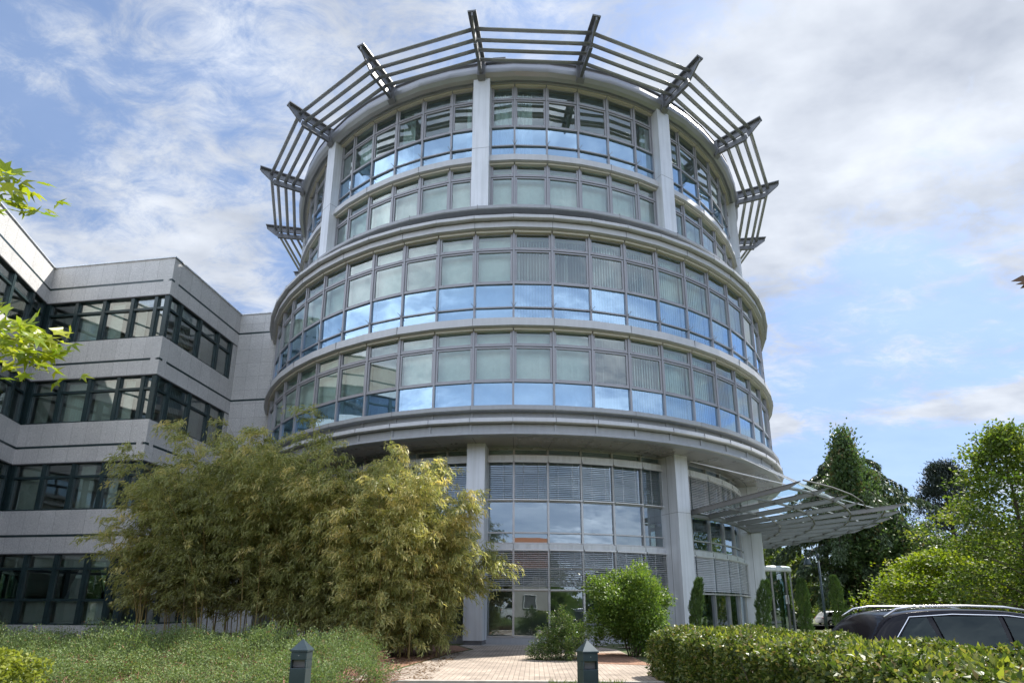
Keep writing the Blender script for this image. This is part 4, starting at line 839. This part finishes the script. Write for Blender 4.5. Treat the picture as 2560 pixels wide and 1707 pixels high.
tree('lime_tree', 'light green tree farther back behind the street lamp', 31.5, 66, 8.0, [(0, 3.4), (.4, 4.2), (.8, 2.8), (1, .8)], 420, 40, (.45, .45, .35), .28, .18, 'lf_maple', .25, (0, 0, .3), 12, bare=.08)
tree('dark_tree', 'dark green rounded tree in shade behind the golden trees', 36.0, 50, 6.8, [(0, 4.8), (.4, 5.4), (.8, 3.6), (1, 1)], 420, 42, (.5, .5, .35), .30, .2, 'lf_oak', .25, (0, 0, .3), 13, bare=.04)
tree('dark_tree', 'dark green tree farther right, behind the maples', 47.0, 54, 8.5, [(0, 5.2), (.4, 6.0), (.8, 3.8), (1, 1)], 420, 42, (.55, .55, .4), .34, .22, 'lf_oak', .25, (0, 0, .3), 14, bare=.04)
# far wood closing the horizon
cs = []
for i in range(2600):
    a = rng.uniform(-2.75, 2.75); r = rng.uniform(120, 150); cs.append((r*math.sin(a), r*math.cos(a), rng.random()**.6*(7+3*math.sin(a*9)+2*math.sin(a*23))))
P, o = clump_points(np.array(cs), 26, 1.3); P[:, 2] = np.abs(P[:, 2]); far = foliage('distant_wood', P, rvec(len(P)), rvec(len(P)), 1.6, 1.3, M['lf_oak'], None); props(far, 'dark far-off wood along the horizon', 'wood', None, 'stuff')

# sweetgum sprays in the near left foreground
def star_leaf(lobes=5):
    pts = [(0, 0, 0)]; out = []
    angs = [-2.05, -1.0, 0, 1.0, 2.05]; lens = [.55, .85, 1.0, .85, .55]
    ring_ = []
    for i, (a, l) in enumerate(zip(angs, lens)):
        ring_.append((math.sin(a)*l, .18+math.cos(a)*l*.82, -.10*l*l))
        if i < 4: am = (a+angs[i+1])/2; ring_.append((math.sin(am)*.34, .18+math.cos(am)*.30, .04))
    V = [(0, .12, .02)]+ring_; n = len(ring_); F = [(0, i+1, i+2) for i in range(n-1)]+[(0, n, 1)]; return np.array(V), np.array(F)
def star_foliage(name, P, D, N, size, mat, parent):
    TV, TF = star_leaf(); D = nrm(D); Sd = nrm(np.cross(D, N)); Nn = np.cross(Sd, D); n = len(P); s = np.asarray(size).reshape(-1, 1, 1)
    cup = rng.uniform(-1.2, 1.8, size=(n, 1, 1)); V = P[:, None]+s*(TV[None, :, 0:1]*Sd[:, None]+TV[None, :, 1:2]*D[:, None]+(TV[None, :, 2:3]*cup*1.8)*Nn[:, None])
    F = (TF[None]+(np.arange(n)*len(TV))[:, None, None]).reshape(-1, 3); me = np_mesh(name, V.reshape(-1, 3), F, mat, np.repeat(rng.random(n), len(TV))); return link(me, name, parent)
def near_crown(mb, stem, cen, rad, ntips, per):
    P = []; D = []
    for i in range(ntips):
        d = rvec(1)[0]; tip = np.array(cen)+d*np.array(rad)*(.45+.55*rng.random()); b = np.array(stem)+np.array([0, 0, (tip[2]-stem[2])*.45]); m_ = (b+tip)/2+np.array([0, 0, .12])
        mb.tube([tuple(b), tuple(m_), tuple(tip)], [.016, .010, .004], 5, False); P.append(tip+rng.normal(size=(per, 3))*.13+(m_-tip)*rng.random((per, 1))*.4); D.append(nrm(rvec(per)+d*.6+np.array([0, 0, -.2])))
    return np.concatenate(P), np.concatenate(D)
gum = thing('sweetgum_tree', 'sweetgum with bright star-shaped leaves reaching into the view from the left', 'tree', (-6.4, 3.3, 0))
mb = MB(); mb.tube([(0, 0, -.1), (.05, 0, 1.5), (0, .05, 3.5), (-.1, 0, 6.5)], [.12, .10, .08, .03], 10, False); mb.build('trunk', M['bark'], gum)
def spray(ctrl, n, spread, size=(.055, .075)):
    c = [Vector(p) for p in ctrl]; mb = MB(); mb.tube(c, [.016, .010, .006, .003][:len(c)], 5, False); mb.build('branch', M['bark'], gum); P = []; D = []
    for i in range(n):
        u = random.random()**.6*(len(c)-1.001); k = int(u); p = c[k].lerp(c[k+1], u-k); P.append(p+Vector([random.gauss(0, spread[j]) for j in range(3)])); D.append(((c[k+1]-c[k]).normalized()*1.2+Vector((random.gauss(0, .7), random.gauss(0, .6), random.gauss(-.35, .55)))))
    return np.array(P), np.array(D)
A = [spray([(0, 0, 2.3), (1.3, 0, 2.75), (2.6, -.05, 3.08), (3.42, -.1, 2.90)], 480, (.09, .12, .08)), spray([(0, 0, 2.1), (1.6, .1, 2.6), (3.05, -.1, 2.75)], 260, (.10, .12, .07)), spray([(0, 0, 3.2), (1.5, -.1, 3.9), (2.4, -.1, 4.05), (3.0, -.1, 4.06)], 200, (.12, .12, .06)), spray([(0, 0, 3.), (1.6, -.1, 3.5), (2.6, -.1, 3.6)], 12, (.1, .1, .05))]
P = np.concatenate([a[0] for a in A]); D = np.concatenate([a[1] for a in A]); mb = MB(); Cw, Dw = near_crown(mb, (-.05, 0, 3.2), (-.6, 0, 5.6), (1.1, 1.2, 1.3), 75, 22); mb.build('branch', M['bark'], gum); P = np.concatenate([P, Cw]); D = np.concatenate([D, Dw])
star_foliage('leaves', P, D, nrm(rvec(len(P))*.7+np.array((.1, -.6, .8))), rng.uniform(.075, .11, len(P)), M['lf_gum'], gum)
# copper tree at the right: one brown leaf tip enters the view
cop = thing('copper_tree', 'tree with brown leaves just entering the view at the right edge', 'tree', (5.6, 3.0, gh(5.6, 3.0)))
mb = MB(); mb.tube([(0, 0, 0), (0, 0, 2), (-.1, 0, 4.5)], [.08, .06, .02], 8, False); mb.build('trunk', M['bark'], cop)
mb = MB(); mb.tube([(0, 0, 2.9), (-1.2, 0, 3.35), (-2.42, 0, 3.46)], [.015, .008, .003], 5, False); mb.build('branch', M['bark'], cop)
mb = MB(); P, D = near_crown(mb, (-.05, 0, 2.4), (.7, 0, 4.5), (1.1, 1.1, 1.2), 70, 26); mb.build('branch', M['bark'], cop); n = len(P)
P = np.concatenate([P, [(-2.50, 0, 3.47), (-2.46, 0, 3.46), (-2.44, .02, 3.46), (-2.4, 0, 3.46), (-2.35, 0, 3.46)]]); D = np.concatenate([D, [(-1, 0, .05), (-.9, 0, -.25), (-1, .2, .2), (-.5, 0, -.6), (-.5, .5, .5)]]); foliage('leaves', P, D, nrm(np.concatenate([rvec(n), [(0, -.9, .4)]*5])), .12, .07, M['lf_brown'], cop)

# grass tuft by the kerb
n = 260; P = np.stack([.55+1.3*rng.random(n), 10.05+.12*rng.random(n), np.zeros(n)], 1); D = nrm(rvec(n)*.6+np.array((0, 0, 1.2))); props(foliage('weeds', P, D, rvec(n), .10*(.5+rng.random(n)), .012, M['lf_grass'], None), 'thin green weeds along the kerb at the bottom', 'weeds', None, 'stuff')
# dry leaves scattered beside the path
n = 1600; a = rng.random(n); P = np.stack([-4.2+2.6*rng.random(n), 10.6+7*rng.random(n), .02+.02*rng.random(n)], 1); props(foliage('fallen_leaves', P, rvec(n)*np.array((1, 1, .15)), np.tile((0, 0, 1.), (n, 1))+rvec(n)*.3, .07, .03, M['lf_brown'], None), 'dry brown fallen leaves on the soil beside the path', 'fallen leaves', None, 'stuff')

# ------------------------------------------------------------------ street lamp, cabinet, low wall
lx, ly = 20.4, 38.; z0 = gh(lx, ly); lamp = thing('street_lamp', 'dark green street lamp with a hanging bell shade before the trees', 'street lamp', (lx, ly, z0))
mb = MB(); mb.tube([(0, 0, 0), (0, 0, .9), (0, 0, 1.0), (0, 0, 4.9)], [.11, .10, .075, .06], 12); mb.tube([(0, 0, 4.6), (0, 0, 5.05)], .085, 12); mb.build('pole', M['bollard'], lamp, True)
mb = MB(); mb.tube([(0, 0, 4.95)]+[(-.36+.36*math.cos(t), 0, 4.95+.36*math.sin(t)) for t in np.linspace(.2, PI*.93, 9)]+[(-.74, 0, 4.72)], .03, 8); mb.build('arm', M['bollard'], lamp, True)
mb = MB(); mb.lathe([(.02, 4.78), (.10, 4.75), (.17, 4.62), (.24, 4.38), (.30, 4.26), (.27, 4.25), (.1, 4.5)], 20); mb.v = [(x-.74, y, z) for x, y, z in mb.v]; mb.build('lamp_shade', M['bollard'], lamp, True)
mb = MB(); mb.lathe([(.01, 4.20), (.16, 4.22), (.22, 4.28)], 16); mb.v = [(x-.74, y, z) for x, y, z in mb.v]; mb.build('lens', M['white'], lamp, True)
cab = thing('utility_cabinet', 'grey utility cabinet behind the rightmost cypress', 'cabinet', (22.3, 36.0, gh(22.3, 36)))
mb = MB(); mb.box(-.5, .5, -.25, .25, 0, 1.5); mb.build('housing', M['plinth'], cab, bevel=.02); mb = MB(); mb.box(-.55, .55, -.3, .3, 1.5, 1.58); mb.build('lid', M['steel'], cab); mb = MB(); mb.box(-.44, -.01, -.262, -.25, .1, 1.4); mb.box(.01, .44, -.262, -.25, .1, 1.4); mb.build('doors', M['plinth'], cab)
gar = thing('low_flat_building', 'low pale flat-roofed building beyond the road at the right', 'building', (46, 40, gh(46, 40)))
mb = MB(); mb.box(-9, 9, -3, 3, 0, 1.9); mb.build('wall', M['render'], gar); mb = MB(); mb.box(-9.3, 9.3, -3.3, 3.3, 1.9, 2.12); mb.build('roof', M['steel'], gar)
for i in range(4): mb = MB(); mb.box(-7.5+i*4, -5.5+i*4, -3.02, -2.9, .6, 1.5); mb.build('window', M['plinth'], gar)

# ------------------------------------------------------------------ cars
def car(name, label, loc, rz, paint, Lc, Hc, Wc, rails, hatch=True, group=None):
    t = thing(name, label, 'car', loc, rz, group); w = Wc/2; zb = .60*Hc
    # x forward. stations: x, belt z, roof z (None = no cabin), half width at belt, half width at roof, bottom z
    st = [(0, .52*Hc, None, w*.80, 0), (.06, .58*Hc, None, w*.90, 0), (.16, zb, zb+.02, w*.94, w*.80), (.45, zb, .86*Hc, w*.97, w*.76), (.72, zb, .955*Hc, w*.98, w*.75), (1.3, zb*.995, .985*Hc, w, w*.745), (2.1, zb*.985, Hc*.985, w, w*.745), (2.7, zb*.975, .955*Hc, w, w*.74), (3.05, zb*.965, .87*Hc, w*.99, w*.76), (3.55, zb*.955, zb*.955+.03, w*.98, w*.82), (4.1, .56*Hc, None, w*.95, 0), (4.5, .48*Hc, None, w*.86, 0), (4.62, .40*Hc, None, w*.74, 0)]
    k = Lc/4.62; mb = MB(); rows = []
    for x, b, r, wb, wr in st:
        x *= k; z0 = .26 if .2 < x < 4.3*k else .34
        if r is None: pr = [(wb*.93, z0), (wb, .45), (wb*.99, b-.06), (wb*.9, b), (wb*.5, b+.02), (0, b+.03)]
        else: pr = [(wb*.95, z0), (wb, .5), (wb, b), (wr+.02, r-.05), (wr-.03, r-.012), (0, r+.012)]
        rows.append([(x, -y, z) for y, z in pr]+[(x, y, z) for y, z in reversed(pr[:-1])])
    for r in rows: mb.v += r
    m = len(rows[0])
    for i in range(len(rows)-1):
        for j in range(m-1): a = i*m+j; mb.f.append((a, a+m, a+m+1, a+1))
    mb.f.append(tuple(range(m))); mb.f.append(tuple(reversed(range((len(rows)-1)*m, len(rows)*m))))
    body = mb.build('body', paint, t, True); mod = body.modifiers.new('sub', 'SUBSURF'); mod.levels = 2; mod.render_levels = 2
    # side glass: panels between belt and roof, following the body
    def P(x, f, s, off=.012):
        xs = [q[0]*k for q in st]; b = np.interp(x, xs, [q[1] for q in st]); r = np.interp(x, xs, [q[2] if q[2] else q[1]+.02 for q in st]); wb = np.interp(x, xs, [q[3] for q in st]); wr = np.interp(x, xs, [q[4] if q[4] else q[3]*.82 for q in st])
        return (x, s*(wb+(wr+.02-wb)*f+off), b+(r-.05-b)*f)
    wins = [[(.50, .10), (1.18, .10), (1.10, .86), (.86, .86)], [(1.26, .10), (2.16, .10), (2.16, .88), (1.20, .87)], [(2.25, .10), (3.22, .10), (2.98, .60), (2.72, .86), (2.25, .88)]]
    for s in (-1, 1):
        for wn in wins:
            g = MB(); g.poly([P(x*k, f, s) for x, f in wn]); g.build('side_window', M['car_glass'], t)
            inn_ = MB(); inn_.poly([P(x*k, f, s, .004) for x, f in wn]); inn_.build('window_backing', M['rubber'], t)
        tr = MB(); loop = [(.42, .05), (.84, .90), (1.5, .92), (2.3, .92), (2.74, .90), (3.02, .62), (3.30, .06), (2.2, .05), (1.2, .05), (.42, .05)]
        tr.tube([P(x*k, f, s, .016) for x, f in loop], .009, 6, False); tr.build('window_trim', M['chrome'] if rails else M['rubber'], t)
        ha = MB()
        for hx in (1.30, 2.30): ha.tube([P(hx*k, -.30, s, .02), P((hx+.2)*k, -.30, s, .03)], .016, 6)
        ha.build('door_handle', paint, t)
        mi = MB(); p = Vector(P(3.0*k, .12, s, .10)); mi.box(p.x-.07, p.x+.10, min(p.y-s*.08, p.y+s*.10), max(p.y-s*.08, p.y+s*.10), p.z-.03, p.z+.13); mi.build('wing_mirror', paint, t, True, .03)
        if rails:
            rl = MB(); rl.tube([(.52*k, s*w*.70, .895*Hc), (.72*k, s*w*.70, .972*Hc), (1.0*k, s*w*.70, Hc*.998), (1.8*k, s*w*.70, Hc*1.004), (2.35*k, s*w*.70, Hc*.994), (2.75*k, s*w*.70, .955*Hc)], .020, 8); rl.build('roof_rail', M['rail'], t, True)
        for wx in (.86, 3.66):
            ty = MB(); ty.lathe([(.20, -.11), (.30, -.11), (.335, -.07), (.335, .07), (.30, .11), (.20, .11)], 24, closed_prof=True); ty.v = [(wx*k+x, s*(w-.10)+z, .335+y) for x, y, z in ty.v]; wh = ty.build('wheel', M['rubber'], t, True)
            rm = MB()
            for q in range(5): a = q*2*PI/5; rm.tube([(wx*k, s*(w-.0), .335), (wx*k+.20*math.cos(a), s*(w-.01), .335+.20*math.sin(a))], .024, 6)
            rm.tube([(wx*k+.205*math.cos(a), s*(w-.02), .335+.205*math.sin(a)) for a in np.linspace(0, 2*PI, 21)], .014, 6, False); rm.build('rim', M['rail'], wh)
        tl = MB(); tl.box(.03*k, .16*k, min(s*w*.62, s*w*.93), max(s*w*.62, s*w*.93), .50*Hc, .57*Hc); tl.build('tail_light', M['red'], t, True, .02)
        hl = MB(); hl.box(4.30*k, 4.50*k, min(s*w*.55, s*w*.86), max(s*w*.55, s*w*.86), .40*Hc, .46*Hc); hl.build('headlight', M['chrome'], t, True, .02)
    for nm, pts in (('rear_window', [(.20, .06), (.66, .88)]), ('windscreen', [(3.50, .08), (2.82, .90)])):
        (xa, fa), (xb, fb) = pts; a = P(xa*k, fa, 1, 0); b = P(xb*k, fb, 1, 0); o_ = -.03 if nm == 'rear_window' else .03
        g = MB(); g.quad((a[0]+o_, -a[1]*.86, a[2]+.03), (a[0]+o_, a[1]*.86, a[2]+.03), (b[0]+o_, b[1]*.9, b[2]+.04), (b[0]+o_, -b[1]*.9, b[2]+.04)); g.build(nm, M['car_glass'], t)
    return t
car('parked_suv', 'dark estate SUV with silver roof rails parked behind the right-hand hedge', (5.45, 10.0, gh(6, 10)), -.05, M['car_dark'], 4.75, 1.64, 1.86, True)
car('parked_car', 'small white hatchback parked by the road, left of the street lamp', (29.9, 57, gh(31, 57)), .0, M['car_white'], 4.1, 1.5, 1.75, False)
car('parked_car', 'dark car parked by the road, right of the street lamp', (34.3, 57.6, gh(35, 57)), PI+.0, M['car_black'], 4.3, 1.45, 1.78, False).location.x = 38.6
car('parked_car', 'pale car parked by the road, seen through the door drum', (25.4, 58, gh(26, 58)), .0, M['car_white'], 4.2, 1.45, 1.78, False)

# ------------------------------------------------------------------ across the street, behind the camera: seen only as reflections
hs = thing('tiled_roof_house', 'pale house with orange tiled roof across the street, reflected in the glass', 'house', (3, -26, 0))
mb = MB(); mb.box(-9, 9, -5, 5, 0, 6.2); mb.build('wall', M['render'], hs)
mb = MB(); mb.prism([(-5.6, 6.1), (5.6, 6.1), (0, 10.2)], -9.5, 9.5, 0); rf = mb.build('roof', M['tiles'], hs); mb = MB(); mb.box(-3, -2.2, -.4, .4, 9.4, 11.3); mb.build('chimney', M['render'], rf)
for zz in (1.0, 3.8):
    for i in range(6):
        mb = MB(); mb.box(-7.8+i*2.9, -6.5+i*2.9, 4.98, 5.04, zz, zz+1.4); wn = mb.build('window', M['plinth'], hs); mb = MB(); x = -7.8+i*2.9
        for q in ((x-.06, x, zz-.06, zz+1.46), (x+1.3, x+1.36, zz-.06, zz+1.46), (x, x+1.3, zz-.06, zz), (x, x+1.3, zz+1.4, zz+1.46)): mb.box(q[0], q[1], 5.0, 5.09, q[2], q[3])
        mb.build('frame', M['white'], wn)
car('delivery_van', 'white van parked across the street, reflected in the ground floor glass', (-5.6, -6.5, 0), 0, M['car_white'], 4.9, 2.0, 1.95, False)
sheet('street', [(-60, -14), (60, -14), (60, -3.5), (-60, -3.5)], M['asphalt'], .015)
for i, (x, y, h) in enumerate(((-11, -17, 9.), (14.5, -16, 8.), (-19, -20, 11.), (24, -18, 10.))):
    tree('street_tree', ['leafy tree left of the tiled house across the street', 'leafy tree right of the tiled house across the street', 'tallest leafy tree farthest left across the street', 'leafy tree farthest right across the street'][i], x, y, h, [(0, 2), (.35, 3.4), (.7, 2.8), (1, .7)], 260, 30, (.4, .4, .3), .3, .22, 'lf_maple' if i % 2 else 'lf_oak', .2, (0, 0, .3), 30+i)
